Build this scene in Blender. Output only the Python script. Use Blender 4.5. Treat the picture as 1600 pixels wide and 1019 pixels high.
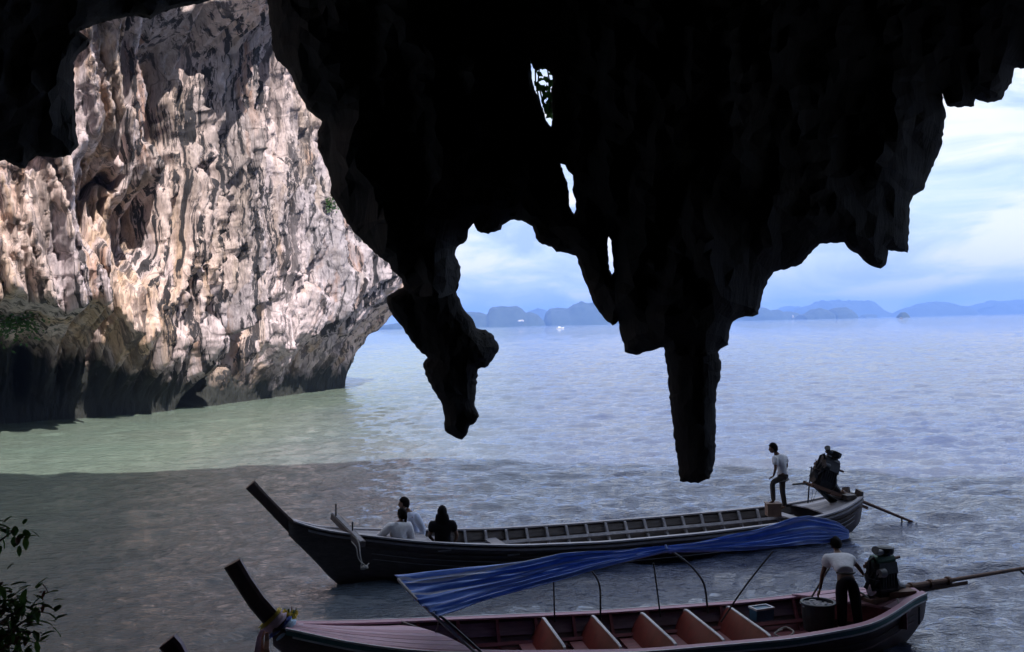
import bpy, math, random
import numpy as np
from mathutils import Vector, Matrix, Euler
from mathutils.geometry import delaunay_2d_cdt
random.seed(7); rng = np.random.default_rng(7)
SC = bpy.context.scene
for o in list(bpy.data.objects): bpy.data.objects.remove(o)
R = math.radians
COL = SC.collection

# ------------------------------------------------------------------ camera
CAM_H = 5.5; F = 1555.0; ROLL = R(1.346); PITCH = R(0.055)
cp = Vector((0, 0, CAM_H))
fw = Vector((0, math.cos(PITCH), -math.sin(PITCH)))
rt = Vector((math.cos(ROLL), 0, -math.sin(ROLL)))
rt = (rt - fw*rt.dot(fw)).normalized(); up = rt.cross(fw)
cam = bpy.data.objects.new('camera', bpy.data.cameras.new('camera')); COL.objects.link(cam)
cam.data.lens = 35; cam.data.sensor_width = 36; cam.data.clip_start = 0.05; cam.data.clip_end = 40000
cam.matrix_world = Matrix(((rt.x, up.x, -fw.x, 0), (rt.y, up.y, -fw.y, 0), (rt.z, up.z, -fw.z, CAM_H), (0, 0, 0, 1)))
SC.camera = cam
def ray(px, py): return fw + rt*((px-800)/F) + up*((509.5-py)/F)
def P(px, py, d): return cp + ray(px, py)*d
def W(px, py, z=0.0):
    r = ray(px, py); return cp + r*((z-CAM_H)/r.z)

# ------------------------------------------------------------------ light
SUN_EL, SUN_AZ = R(47), R(141)      # azimuth clockwise from +Y (north) : from behind, to the right
sdir = Vector((math.sin(SUN_AZ)*math.cos(SUN_EL), math.cos(SUN_AZ)*math.cos(SUN_EL), math.sin(SUN_EL)))
sun = bpy.data.objects.new('sun', bpy.data.lights.new('sun', 'SUN')); COL.objects.link(sun)
sun.data.energy = 4.6; sun.data.angle = R(0.53); sun.data.color = (1.0, 0.93, 0.89)
sun.rotation_euler = sdir.to_track_quat('Z', 'Y').to_euler(); sun.location = (20, -30, 60)
SC.view_settings.view_transform = 'Standard'; SC.view_settings.look = 'None'
SC.view_settings.exposure = 1.08; SC.view_settings.gamma = 1.0; SC.view_settings.use_curve_mapping = False
world = bpy.data.worlds.new('World'); SC.world = world; world.use_nodes = True

class NT:
    def __init__(s, tree): s.t = tree; tree.nodes.clear()
    def n(s, typ, **kw):
        nd = s.t.nodes.new(typ)
        for k, v in kw.items():
            if k.startswith('i_'):
                key = k[2:]; key = int(key) if key.isdigit() else key.replace('_', ' ')
                nd.inputs[key].default_value = v
            else: setattr(nd, k, v)
        return nd
    def l(s, a, b): s.t.links.new(a, b)
    def ramp(s, src, stops):
        r = s.n('ShaderNodeValToRGB'); e = r.color_ramp.elements
        while len(e) < len(stops): e.new(0.5)
        for el, (p, c) in zip(e, stops):
            el.position = p; el.color = (c, c, c, 1) if isinstance(c, (int, float)) else (*c, 1)
        s.l(src, r.inputs[0]); return r.outputs[0]
    def mix(s, fac, a, b, mode='MIX'):
        m = s.n('ShaderNodeMix', data_type='RGBA', blend_type=mode)
        for v, i in ((fac, 0), (a, 6), (b, 7)):
            if hasattr(v, 'links') or hasattr(v, 'is_linked'): s.l(v, m.inputs[i])
            else: m.inputs[i].default_value = v if i == 0 else ((*v, 1) if len(v) == 3 else v)
        return m.outputs[2]
    def math(s, op, a, b=None, clamp=False):
        m = s.n('ShaderNodeMath', operation=op, use_clamp=clamp)
        for v, i in ((a, 0), (b, 1)):
            if v is None: continue
            if hasattr(v, 'is_linked'): s.l(v, m.inputs[i])
            else: m.inputs[i].default_value = v
        return m.outputs[0]
    def noise(s, vec, scale, detail=4, rough=0.55, dist=0.0):
        n = s.n('ShaderNodeTexNoise'); n.inputs['Scale'].default_value = scale
        n.inputs['Detail'].default_value = detail; n.inputs['Roughness'].default_value = rough
        n.inputs['Distortion'].default_value = dist
        if vec is not None: s.l(vec, n.inputs['Vector'])
        return n.outputs[0]
    def mapping(s, vec, scale=(1, 1, 1), rot=(0, 0, 0), loc=(0, 0, 0)):
        m = s.n('ShaderNodeMapping'); m.inputs['Scale'].default_value = scale
        m.inputs['Rotation'].default_value = rot; m.inputs['Location'].default_value = loc
        s.l(vec, m.inputs['Vector']); return m.outputs[0]

w = NT(world.node_tree)
sky = w.n('ShaderNodeTexSky', sky_type='NISHITA'); sky.sun_disc = False
sky.sun_elevation = SUN_EL; sky.sun_rotation = SUN_AZ; sky.air_density = 1.3; sky.dust_density = 1.2; sky.ozone_density = 2.0
tc = w.n('ShaderNodeTexCoord'); sep = w.n('ShaderNodeSeparateXYZ'); w.l(tc.outputs['Generated'], sep.inputs[0])
zc = w.math('MAXIMUM', sep.outputs[2], 0.0)
zd = w.math('ADD', zc, 0.16)
cx = w.math('DIVIDE', sep.outputs[0], zd); cy = w.math('DIVIDE', sep.outputs[1], zd)
cmb = w.n('ShaderNodeCombineXYZ'); w.l(w.math('ADD', sep.outputs[0], w.math('MULTIPLY', cx, 0.12)), cmb.inputs[0]); w.l(w.math('ADD', sep.outputs[1], w.math('MULTIPLY', cy, 0.06)), cmb.inputs[1]); w.l(w.math('MULTIPLY', zc, 3.2), cmb.inputs[2])
c1 = w.noise(w.mapping(cmb.outputs[0], (1, 1, 1), (0, 0, R(20))), 2.1, 7, 0.56, 0.5)
c2 = w.noise(w.mapping(cmb.outputs[0], (1, 1, 1.5), (0, 0, R(-12))), 5.0, 9, 0.56, 0.5)
cov = w.ramp(c1, [(0.30, 0.35), (0.46, 0.85), (0.60, 1.0)])
cl = w.ramp(c2, [(0.40, (2.7, 3.5, 5.4)), (0.49, (4.0, 4.7, 6.0)), (0.58, (6.1, 6.05, 5.8))])
skc = w.mix(w.math('MULTIPLY', cov, 0.93), sky.outputs[0], cl)
bg = w.n('ShaderNodeBackground'); bg.inputs[1].default_value = 0.1; w.l(skc, bg.inputs[0])
wo = w.n('ShaderNodeOutputWorld'); w.l(bg.outputs[0], wo.inputs[0])
SC.cycles.use_adaptive_sampling = True
SC.cycles.volume_bounces = 0; SC.cycles.max_bounces = 6; SC.cycles.diffuse_bounces = 3; SC.cycles.glossy_bounces = 3
SC.cycles.use_denoising = True

# ------------------------------------------------------------------ noise in numpy
_perm = rng.permutation(256); _perm = np.concatenate([_perm, _perm, _perm])
_g = rng.normal(size=(256, 3)); _g /= np.linalg.norm(_g, axis=1)[:, None]
def perlin(x, y, z):
    xi, yi, zi = np.floor(x).astype(int), np.floor(y).astype(int), np.floor(z).astype(int)
    xf, yf, zf = x-xi, y-yi, z-zi
    u, v, t = [q*q*q*(q*(q*6-15)+10) for q in (xf, yf, zf)]
    xi &= 255; yi &= 255; zi &= 255
    res = 0
    for dx in (0, 1):
        for dy in (0, 1):
            for dz in (0, 1):
                h = _perm[_perm[_perm[xi+dx]+yi+dy]+zi+dz]; g = _g[h]
                d = g[..., 0]*(xf-dx)+g[..., 1]*(yf-dy)+g[..., 2]*(zf-dz)
                res = res + d*(u if dx else 1-u)*(v if dy else 1-v)*(t if dz else 1-t)
    return res*1.6
def fbm(x, y, z, o=4, r=0.5):
    a, s, k = 0, 1.0, 1.0
    for i in range(o): a = a + s*perlin(x*k+i*17.3, y*k+i*5.1, z*k+i*9.7); s *= r; k *= 2.03
    return a
def sstep(a, b, x):
    t = np.clip((x-a)/(b-a), 0, 1); return t*t*(3-2*t)

# ------------------------------------------------------------------ materials
MATS = {}
def mat(name, col, rough=0.6, metal=0.0, var=0.25, scale=6.0, bump=0.15, bscale=None, stretch=(1, 1, 1), spec=0.5, streak=None):
    if name in MATS: return MATS[name]
    m = bpy.data.materials.new(name); m.use_nodes = True; t = NT(m.node_tree)
    tc = t.n('ShaderNodeTexCoord'); v = t.mapping(tc.outputs['Object'], stretch)
    n = t.noise(v, scale, 6, 0.6)
    dark = tuple(c*(1-var) for c in col); lite = tuple(min(1, c*(1+var)) for c in col)
    c = t.ramp(n, [(0.3, dark), (0.7, lite)])
    if streak:
        n2 = t.noise(t.mapping(tc.outputs['Object'], streak[1]), streak[2], 4, 0.6)
        c = t.mix(t.ramp(n2, [(0.50, 0.0), (0.68, 1.0)]), c, streak[0])
    b = t.n('ShaderNodeBsdfPrincipled'); t.l(c, b.inputs['Base Color'])
    b.inputs['Roughness'].default_value = rough; b.inputs['Metallic'].default_value = metal
    b.inputs['Specular IOR Level'].default_value = spec
    if bump:
        bn = t.noise(v, bscale or scale*5, 5, 0.6); bp = t.n('ShaderNodeBump'); bp.inputs['Strength'].default_value = bump
        bp.inputs['Distance'].default_value = 0.02; t.l(bn, bp.inputs['Height']); t.l(bp.outputs[0], b.inputs['Normal'])
    o = t.n('ShaderNodeOutputMaterial'); t.l(b.outputs[0], o.inputs[0])
    MATS[name] = m; return m

def rock_dark():
    m = bpy.data.materials.new('cave_limestone'); m.use_nodes = True; t = NT(m.node_tree)
    tc = t.n('ShaderNodeTexCoord'); v = tc.outputs['Object']
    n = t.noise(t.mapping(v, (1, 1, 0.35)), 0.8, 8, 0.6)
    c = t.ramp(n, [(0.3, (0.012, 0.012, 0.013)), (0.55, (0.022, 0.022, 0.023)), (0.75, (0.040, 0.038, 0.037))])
    b = t.n('ShaderNodeBsdfPrincipled'); t.l(c, b.inputs['Base Color']); b.inputs['Roughness'].default_value = 0.9
    b.inputs['Specular IOR Level'].default_value = 0.2
    bn = t.noise(t.mapping(v, (1, 1, 0.3)), 4, 8, 0.65); bp = t.n('ShaderNodeBump'); bp.inputs['Strength'].default_value = 0.7
    bp.inputs['Distance'].default_value = 0.15; t.l(bn, bp.inputs['Height']); t.l(bp.outputs[0], b.inputs['Normal'])
    o = t.n('ShaderNodeOutputMaterial'); t.l(b.outputs[0], o.inputs[0]); return m
CAVE = rock_dark()

def cliff_mat():
    m = bpy.data.materials.new('stained_limestone'); m.use_nodes = True; t = NT(m.node_tree)
    tc = t.n('ShaderNodeTexCoord'); v = tc.outputs['Object']; sp = t.n('ShaderNodeSeparateXYZ'); t.l(v, sp.inputs[0])
    # warp the coordinate so stains wander
    wn = t.n('ShaderNodeTexNoise'); wn.inputs['Scale'].default_value = 0.16; wn.inputs['Detail'].default_value = 4
    t.l(v, wn.inputs['Vector'])
    vm = t.n('ShaderNodeVectorMath', operation='MULTIPLY_ADD'); t.l(wn.outputs[1], vm.inputs[0]); vm.inputs[1].default_value = (3.2, 3.2, 5)
    t.l(v, vm.inputs[2]); vw = vm.outputs[0]
    big = t.noise(t.mapping(vw, (1, 1, 0.35)), 0.085, 3, 0.5)
    mid = t.noise(t.mapping(vw, (1, 1, 0.14)), 0.36, 6, 0.62)
    fine = t.noise(t.mapping(v, (1, 1, 0.6)), 2.2, 8, 0.7)
    strk = t.noise(t.mapping(vw, (1, 1, 0.055)), 1.25, 8, 0.68)
    base = t.ramp(fine, [(0.28, (0.20, 0.17, 0.17)), (0.40, (0.66, 0.56, 0.54)), (0.54, (0.93, 0.80, 0.76))])
    ochre = t.ramp(fine, [(0.3, (0.32, 0.19, 0.10)), (0.55, (0.62, 0.41, 0.23)), (0.7, (0.78, 0.60, 0.42))])
    vc = t.n('ShaderNodeTexVoronoi', feature='F1'); vc.inputs['Scale'].default_value = 0.16; t.l(t.mapping(vw, (1, 1, 0.45)), vc.inputs['Vector'])
    vs = t.n('ShaderNodeSeparateColor'); t.l(vc.outputs['Color'], vs.inputs[0])
    slab_c = t.mix(vs.outputs[0], (0.70, 0.68, 0.76), (1.0, 0.86, 0.76)); base = t.mix(0.75, base, slab_c, 'MULTIPLY')
    c = t.mix(t.ramp(mid, [(0.51, 0.0), (0.62, 0.65)]), base, ochre)
    grey = t.ramp(fine, [(0.3, (0.12, 0.125, 0.14)), (0.65, (0.30, 0.30, 0.33))])
    c = t.mix(t.ramp(big, [(0.52, 0.0), (0.66, 0.6)]), c, grey)
    rust = t.noise(t.mapping(vw, (1, 1, 0.12), loc=(9, 4, 2)), 0.30, 5, 0.6)
    c = t.mix(t.ramp(rust, [(0.60, 0.0), (0.70, 0.75)]), c, (0.42, 0.20, 0.10))
    smask = t.ramp(t.noise(t.mapping(vw, (1, 1, 0.5), loc=(5, 5, 5)), 0.11, 3, 0.5), [(0.38, 0.55), (0.54, 1.0)])
    c = t.mix(t.math('MULTIPLY', smask, t.ramp(strk, [(0.505, 0.0), (0.55, 0.97)])), c, (0.035, 0.035, 0.04))
    crk = t.n('ShaderNodeTexVoronoi', feature='DISTANCE_TO_EDGE'); crk.inputs['Scale'].default_value = 0.42
    t.l(t.mapping(vw, (1, 1, 0.40), loc=(3, 1, 7)), crk.inputs['Vector'])
    c = t.mix(t.ramp(crk.outputs[0], [(0.0, 0.55), (0.018, 0.0)]), c, (0.06, 0.05, 0.05))
    # tide-darkened algae band at the water line; raised at left as painted undercut shade
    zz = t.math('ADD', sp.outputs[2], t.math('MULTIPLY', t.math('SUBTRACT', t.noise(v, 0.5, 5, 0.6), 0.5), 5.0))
    lf = t.n('ShaderNodeMapRange'); t.l(sp.outputs[0], lf.inputs[0]); lf.inputs[1].default_value = -22.0; lf.inputs[2].default_value = -31.0; lf.inputs[3].default_value = 0.0; lf.inputs[4].default_value = 3.6  # lifts the band at left: shade under the overhang put into the colour
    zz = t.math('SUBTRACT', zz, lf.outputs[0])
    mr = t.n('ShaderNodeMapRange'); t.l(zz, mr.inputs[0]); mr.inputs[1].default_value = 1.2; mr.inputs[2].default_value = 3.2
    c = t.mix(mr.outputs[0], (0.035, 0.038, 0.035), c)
    b = t.n('ShaderNodeBsdfPrincipled'); t.l(c, b.inputs['Base Color']); b.inputs['Roughness'].default_value = 0.88
    b.inputs['Specular IOR Level'].default_value = 0.25
    bn = t.noise(t.mapping(v, (1, 1, 0.2)), 2.2, 10, 0.74)
    vo = t.n('ShaderNodeTexVoronoi', feature='F1'); vo.inputs['Scale'].default_value = 1.5; t.l(t.mapping(v, (1, 1, 0.3)), vo.inputs['Vector'])
    bn = t.math('ADD', bn, t.math('MULTIPLY', vo.outputs[0], 0.45))
    bp = t.n('ShaderNodeBump'); bp.inputs['Strength'].default_value = 1.0; bp.inputs['Distance'].default_value = 0.55
    t.l(bn, bp.inputs['Height']); t.l(bp.outputs[0], b.inputs['Normal'])
    o = t.n('ShaderNodeOutputMaterial'); t.l(b.outputs[0], o.inputs[0]); return m

def water_mat():
    m = bpy.data.materials.new('turbid_sea_water'); m.use_nodes = True; t = NT(m.node_tree)
    tc = t.n('ShaderNodeTexCoord'); v = tc.outputs['Object']; sp = t.n('ShaderNodeSeparateXYZ'); t.l(v, sp.inputs[0])
    # silty jade water in the bay by the cliff, bluer water in the open sea
    e = t.math('ADD', sp.outputs[0], t.math('MULTIPLY', t.noise(v, 0.06, 4, 0.6), 10.0))
    mr = t.n('ShaderNodeMapRange'); t.l(e, mr.inputs[0]); mr.inputs[1].default_value = -10.0; mr.inputs[2].default_value = 8.0
    c = t.mix(mr.outputs[0], (0.115, 0.155, 0.125), (0.036, 0.054, 0.125))
    sil = t.noise(t.mapping(v, (0.5, 1, 1)), 0.15, 5, 0.6)
    c = t.mix(t.ramp(sil, [(0.35, 0.0), (0.7, 0.35)]), c, (0.12, 0.125, 0.105))
    b = t.n('ShaderNodeBsdfPrincipled'); t.l(c, b.inputs['Base Color']); b.inputs['Roughness'].default_value = 0.03
    b.inputs['IOR'].default_value = 1.50
    n1 = t.noise(t.mapping(v, (0.7, 1.5, 1), (0, 0, R(14))), 1.3, 4, 0.6, 0.3)
    n2 = t.noise(t.mapping(v, (0.8, 1.7, 1), (0, 0, R(-9))), 4.5, 4, 0.6, 0.4)
    n3 = t.noise(t.mapping(v, (0.8, 1.9, 1), (0, 0, R(5))), 11.0, 3, 0.6, 0.4)
    gust = t.ramp(t.noise(t.mapping(v, (0.25, 1, 1)), 0.035, 4, 0.6), [(0.35, 0.75), (0.65, 1.0)])
    h = t.math('ADD', t.math('ADD', t.math('MULTIPLY', n1, 0.13), t.math('MULTIPLY', n2, 0.070)), t.math('MULTIPLY', n3, 0.018))
    bp = t.n('ShaderNodeBump'); bp.inputs['Distance'].default_value = 1.0
    t.l(gust, bp.inputs['Strength']); t.l(h, bp.inputs['Height']); t.l(bp.outputs[0], b.inputs['Normal'])
    o = t.n('ShaderNodeOutputMaterial'); t.l(b.outputs[0], o.inputs[0]); return m

# ------------------------------------------------------------------ objects
def tag(o, label=None, cat=None, group=None, kind=None):
    if label: o['label'] = label
    if cat: o['category'] = cat
    if group: o['group'] = group
    if kind: o['kind'] = kind
    return o
MW = {}
def root(name, M, label, cat, group=None):
    o = bpy.data.objects.new(name, None); COL.objects.link(o); o.matrix_world = M; MW[o] = M.copy()
    o.empty_display_size = 0.3
    return tag(o, label, cat, group)
def link(name, me, m, parent=None, local=True, smooth=False):
    if m is not None: me.materials.append(m)
    o = bpy.data.objects.new(name, me); COL.objects.link(o)
    if parent is not None:
        o.parent = parent; MW[o] = MW[parent]
        if not local: me.transform(MW[parent].inverted())
    else: MW[o] = Matrix.Identity(4)
    if smooth: me.polygons.foreach_set('use_smooth', [True]*len(me.polygons))
    me.update(); return o
def npmesh(name, V, Fq):
    me = bpy.data.meshes.new(name); V = np.asarray(V, dtype=np.float32); Fq = np.asarray(Fq, dtype=np.int32)
    me.vertices.add(len(V)); me.vertices.foreach_set('co', V.ravel())
    k = Fq.shape[1]; me.loops.add(len(Fq)*k); me.loops.foreach_set('vertex_index', Fq.ravel())
    me.polygons.add(len(Fq)); me.polygons.foreach_set('loop_start', np.arange(0, len(Fq)*k, k, dtype=np.int32))
    me.update(calc_edges=True); me.validate(); return me
def grid_faces(nr, nc, wrap=False):
    i = np.arange(nr-1)[:, None]; j = np.arange(nc if wrap else nc-1)[None, :]
    a = i*nc+j; b = i*nc+(j+1) % nc
    return np.stack([a, b, b+nc, a+nc], -1).reshape(-1, 4)

class MB:
    def __init__(s): s.v = []; s.f = []
    def add(s, vs, fs):
        k = len(s.v); s.v += [Vector(q) for q in vs]; s.f += [tuple(i+k for i in f) for f in fs]; return s
    def box(s, c, size, M=None, bev=0.0):
        x, y, z = [q/2 for q in size]; c = Vector(c)
        if bev:
            vs = []; b = bev
            for sz in (-1, 1):
                for q in (0, 1):
                    zz = sz*(z - (b if (q == 0) == (sz == -1) and False else 0))
            # chamfered vertical profile: three rings
            rings = [(-z, b), (-z+b, 0), (z-b, 0), (z, b)]
            for zz, ins in rings:
                vs += [(-x+ins, -y+ins, zz), (x-ins, -y+ins, zz), (x-ins, y-ins, zz), (-x+ins, y-ins, zz)]
            fs = [(3, 2, 1, 0), (12, 13, 14, 15)]
            for r in range(3):
                for i in range(4): fs.append((r*4+i, r*4+(i+1) % 4, r*4+4+(i+1) % 4, r*4+4+i))
        else:
            vs = [(-x, -y, -z), (x, -y, -z), (x, y, -z), (-x, y, -z), (-x, -y, z), (x, -y, z), (x, y, z), (-x, y, z)]
            fs = [(3, 2, 1, 0), (4, 5, 6, 7), (0, 1, 5, 4), (1, 2, 6, 5), (2, 3, 7, 6), (3, 0, 4, 7)]
        return s.add([(M @ Vector(q) if M else Vector(q))+c for q in vs], fs)
    def tube(s, pts, rad, n=8, cap=True, flat=1.0):
        pts = [Vector(q) for q in pts]; m = len(pts)
        if not hasattr(rad, '__len__'): rad = [rad]*m
        k = len(s.v); prev = None
        for i, p_ in enumerate(pts):
            d = (pts[min(i+1, m-1)]-pts[max(i-1, 0)]).normalized()
            if prev is None: prev = d.cross(Vector((0, 0, 1))) if abs(d.z) < 0.95 else d.cross(Vector((1, 0, 0)))
            a = (prev-d*prev.dot(d)).normalized(); b = d.cross(a); prev = a
            for j in range(n):
                th = 2*math.pi*j/n; s.v.append(p_+(a*math.cos(th)+b*math.sin(th)*flat)*rad[i])
        for i in range(m-1):
            for j in range(n):
                s.f.append((k+i*n+j, k+i*n+(j+1) % n, k+(i+1)*n+(j+1) % n, k+(i+1)*n+j))
        if cap: s.f.append(tuple(k+j for j in range(n))[::-1]); s.f.append(tuple(k+(m-1)*n+j for j in range(n)))
        return s
    def beam(s, a, b, wd, th, side=None):
        a, b = Vector(a), Vector(b); d = (b-a).normalized()
        sd = Vector(side) if side else d.cross(Vector((0, 0, 1)))
        sd = (sd-d*sd.dot(d)).normalized(); u_ = sd.cross(d)
        vs = []
        for p_ in (a, b):
            for x, y in ((-1, -1), (1, -1), (1, 1), (-1, 1)): vs.append(p_+sd*x*wd/2+u_*y*th/2)
        return s.add(vs, [(3, 2, 1, 0), (4, 5, 6, 7), (0, 1, 5, 4), (1, 2, 6, 5), (2, 3, 7, 6), (3, 0, 4, 7)])
    def ball(s, c, r, n=10, m=7, M=None, jit=0):
        c = Vector(c); k = len(s.v)
        if not hasattr(r, '__len__'): r = (r, r, r)
        for i in range(m+1):
            ph = math.pi*i/m
            for j in range(n):
                th = 2*math.pi*j/n; q = 1+random.uniform(-jit, jit)
                p_ = Vector((r[0]*math.sin(ph)*math.cos(th), r[1]*math.sin(ph)*math.sin(th), r[2]*math.cos(ph)))*q
                s.v.append((M @ p_ if M else p_)+c)
        for i in range(m):
            for j in range(n): s.f.append((k+i*n+j, k+(i+1)*n+j, k+(i+1)*n+(j+1) % n, k+i*n+(j+1) % n))
        return s
    def sweep(s, frames, prof, cap=True):
        """frames: list of (origin, axisA, axisB); prof: list of (a,b) or list per frame"""
        k = len(s.v); n = len(prof[0]) if hasattr(prof[0][0], '__len__') else len(prof)
        for i, (o, a, b) in enumerate(frames):
            pr = prof[i] if hasattr(prof[0][0], '__len__') else prof
            for x, y in pr: s.v.append(Vector(o)+Vector(a)*x+Vector(b)*y)
        m = len(frames)
        for i in range(m-1):
            for j in range(n): s.f.append((k+i*n+j, k+i*n+(j+1) % n, k+(i+1)*n+(j+1) % n, k+(i+1)*n+j))
        if cap: s.f.append(tuple(k+j for j in range(n))[::-1]); s.f.append(tuple(k+(m-1)*n+j for j in range(n)))
        return s
    def build(s, name, m, parent=None, local=True, smooth=False, label=None):
        me = bpy.data.meshes.new(name); me.from_pydata([tuple(q) for q in s.v], [], s.f); me.validate()
        o = link(name, me, m, parent, local, smooth)
        if label: o['label'] = label
        return o

# ================================================================== WATER
def water():
    # polar sheet: cells grow with distance, reaches the horizon
    rr = [4.0]
    while rr[-1] < 12500: rr.append(rr[-1]*1.0053+0.010)
    rr = np.array(rr); th = np.radians(np.linspace(-56, 56, 620)); NR, NC = len(rr), len(th)
    X = rr[:, None]*np.sin(th)[None, :]; Y = rr[:, None]*np.cos(th)[None, :]-2.0
    cell = rr*np.radians(112)/620
    Z = np.zeros_like(X)
    wr = np.random.default_rng(3)
    for i in range(34):
        lam = 0.45*1.13**i if i < 22 else wr.uniform(1.0, 5.0)
        a = R(100)+wr.normal()*0.55; k = 2*math.pi/lam
        amp = 0.0042*lam**0.55*(1.9 if lam < 2.2 else 1.0)
        fade = np.clip((lam/(cell*2.6))-0.8, 0, 1)[:, None]
        ph = k*(X*math.cos(a)+Y*math.sin(a))+wr.uniform(0, 6.28)+1.8*fbm(X*0.12/lam**.5, Y*0.12/lam**.5, np.full_like(X, i*3.1), 1)
        s_ = np.sin(ph); Z += amp*fade*(s_+0.35*np.cos(2*ph+np.pi))
    chop = fbm(X*0.5, Y*0.9, X*0, 3); Z += 0.03*chop*np.clip(0.9/cell-0.8, 0, 1)[:, None]
    calm = 0.45+0.75*sstep(-14, 10, X+0.12*Y)
    Z *= calm
    # wake behind the far boat's stern
    cx, cy = W(1400, 850, 0).x, W(1400, 850, 0).y
    dd = np.hypot(X-cx, (Y-cy)*1.2); Z += 0.05*np.sin(dd*2.6)*np.exp(-dd/2.6)
    V = np.stack([X, Y, Z], -1).reshape(-1, 3)
    me = npmesh('sea', V, grid_faces(NR, NC)); o = link('sea', me, water_mat(), smooth=True); tag(o, kind='structure')
    # calm water inside the cave, behind the camera
    me = npmesh('cave_pool', [(-26, -24, -.01), (40, -24, -.01), (40, 6, -.01), (-26, 6, -.01)], [(0, 1, 2, 3)])
    # nothing of it is in view, its near edge tucks under the sea sheet
    V2 = V
    o2 = link('water_in_cave', me, MATS_WATER2()); tag(o2, kind='structure'); o2.location.z = -0.2
def MATS_WATER2(): return mat('still_water', (0.05, 0.09, 0.09), 0.08, bump=0.05)
water()

# ================================================================== CAVE ROCK
def in_poly(px, py, poly):
    poly = np.asarray(poly); x, y = np.asarray(px), np.asarray(py); c = np.zeros(x.shape, bool)
    j = len(poly)-1
    for i in range(len(poly)):
        xi, yi = poly[i]; xj, yj = poly[j]
        t = ((yi > y) != (yj > y)) & (x < (xj-xi)*(y-yi)/((yj-yi)+1e-12)+xi); c ^= t; j = i
    return c
def rough(pts, step, amp, closed=True, seed=1, fixed=None):
    rr = random.Random(seed); out = []; n = len(pts)
    for i in range(n if closed else n-1):
        a = pts[i]; b = pts[(i+1) % n]; L = math.hypot(b[0]-a[0], b[1]-a[1]); m = max(1, int(L/step))
        nx, ny = (b[1]-a[1])/(L+1e-9), -(b[0]-a[0])/(L+1e-9)
        for k in range(m):
            t = k/m; q = 0 if k == 0 else rr.uniform(-amp, amp)*(1 if L < 60 else 1.5)
            out.append((a[0]+(b[0]-a[0])*t+nx*q, a[1]+(b[1]-a[1])*t+ny*q))
    return out
def segdist(x, y, loops):
    d = np.full(x.shape, 1e9)
    for lp in loops:
        lp = np.asarray(lp)
        for a, b in zip(lp[:-1], lp[1:]):
            ab = b-a; L2 = ab@ab+1e-12; t = np.clip(((x-a[0])*ab[0]+(y-a[1])*ab[1])/L2, 0, 1)
            d = np.minimum(d, np.hypot(x-a[0]-t*ab[0], y-a[1]-t*ab[1]))
    return d
DX = [-900, -500, 0, 130, 420, 620, 800, 1100, 1300, 1480, 1600, 1900, 2600]
DD = [9, 9.5, 11, 12.0, 15.0, 14.5, 14.5, 13.2, 14.5, 16, 16.5, 16.5, 15]
def depth_at(x): return np.interp(x, DX, DD)
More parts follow.
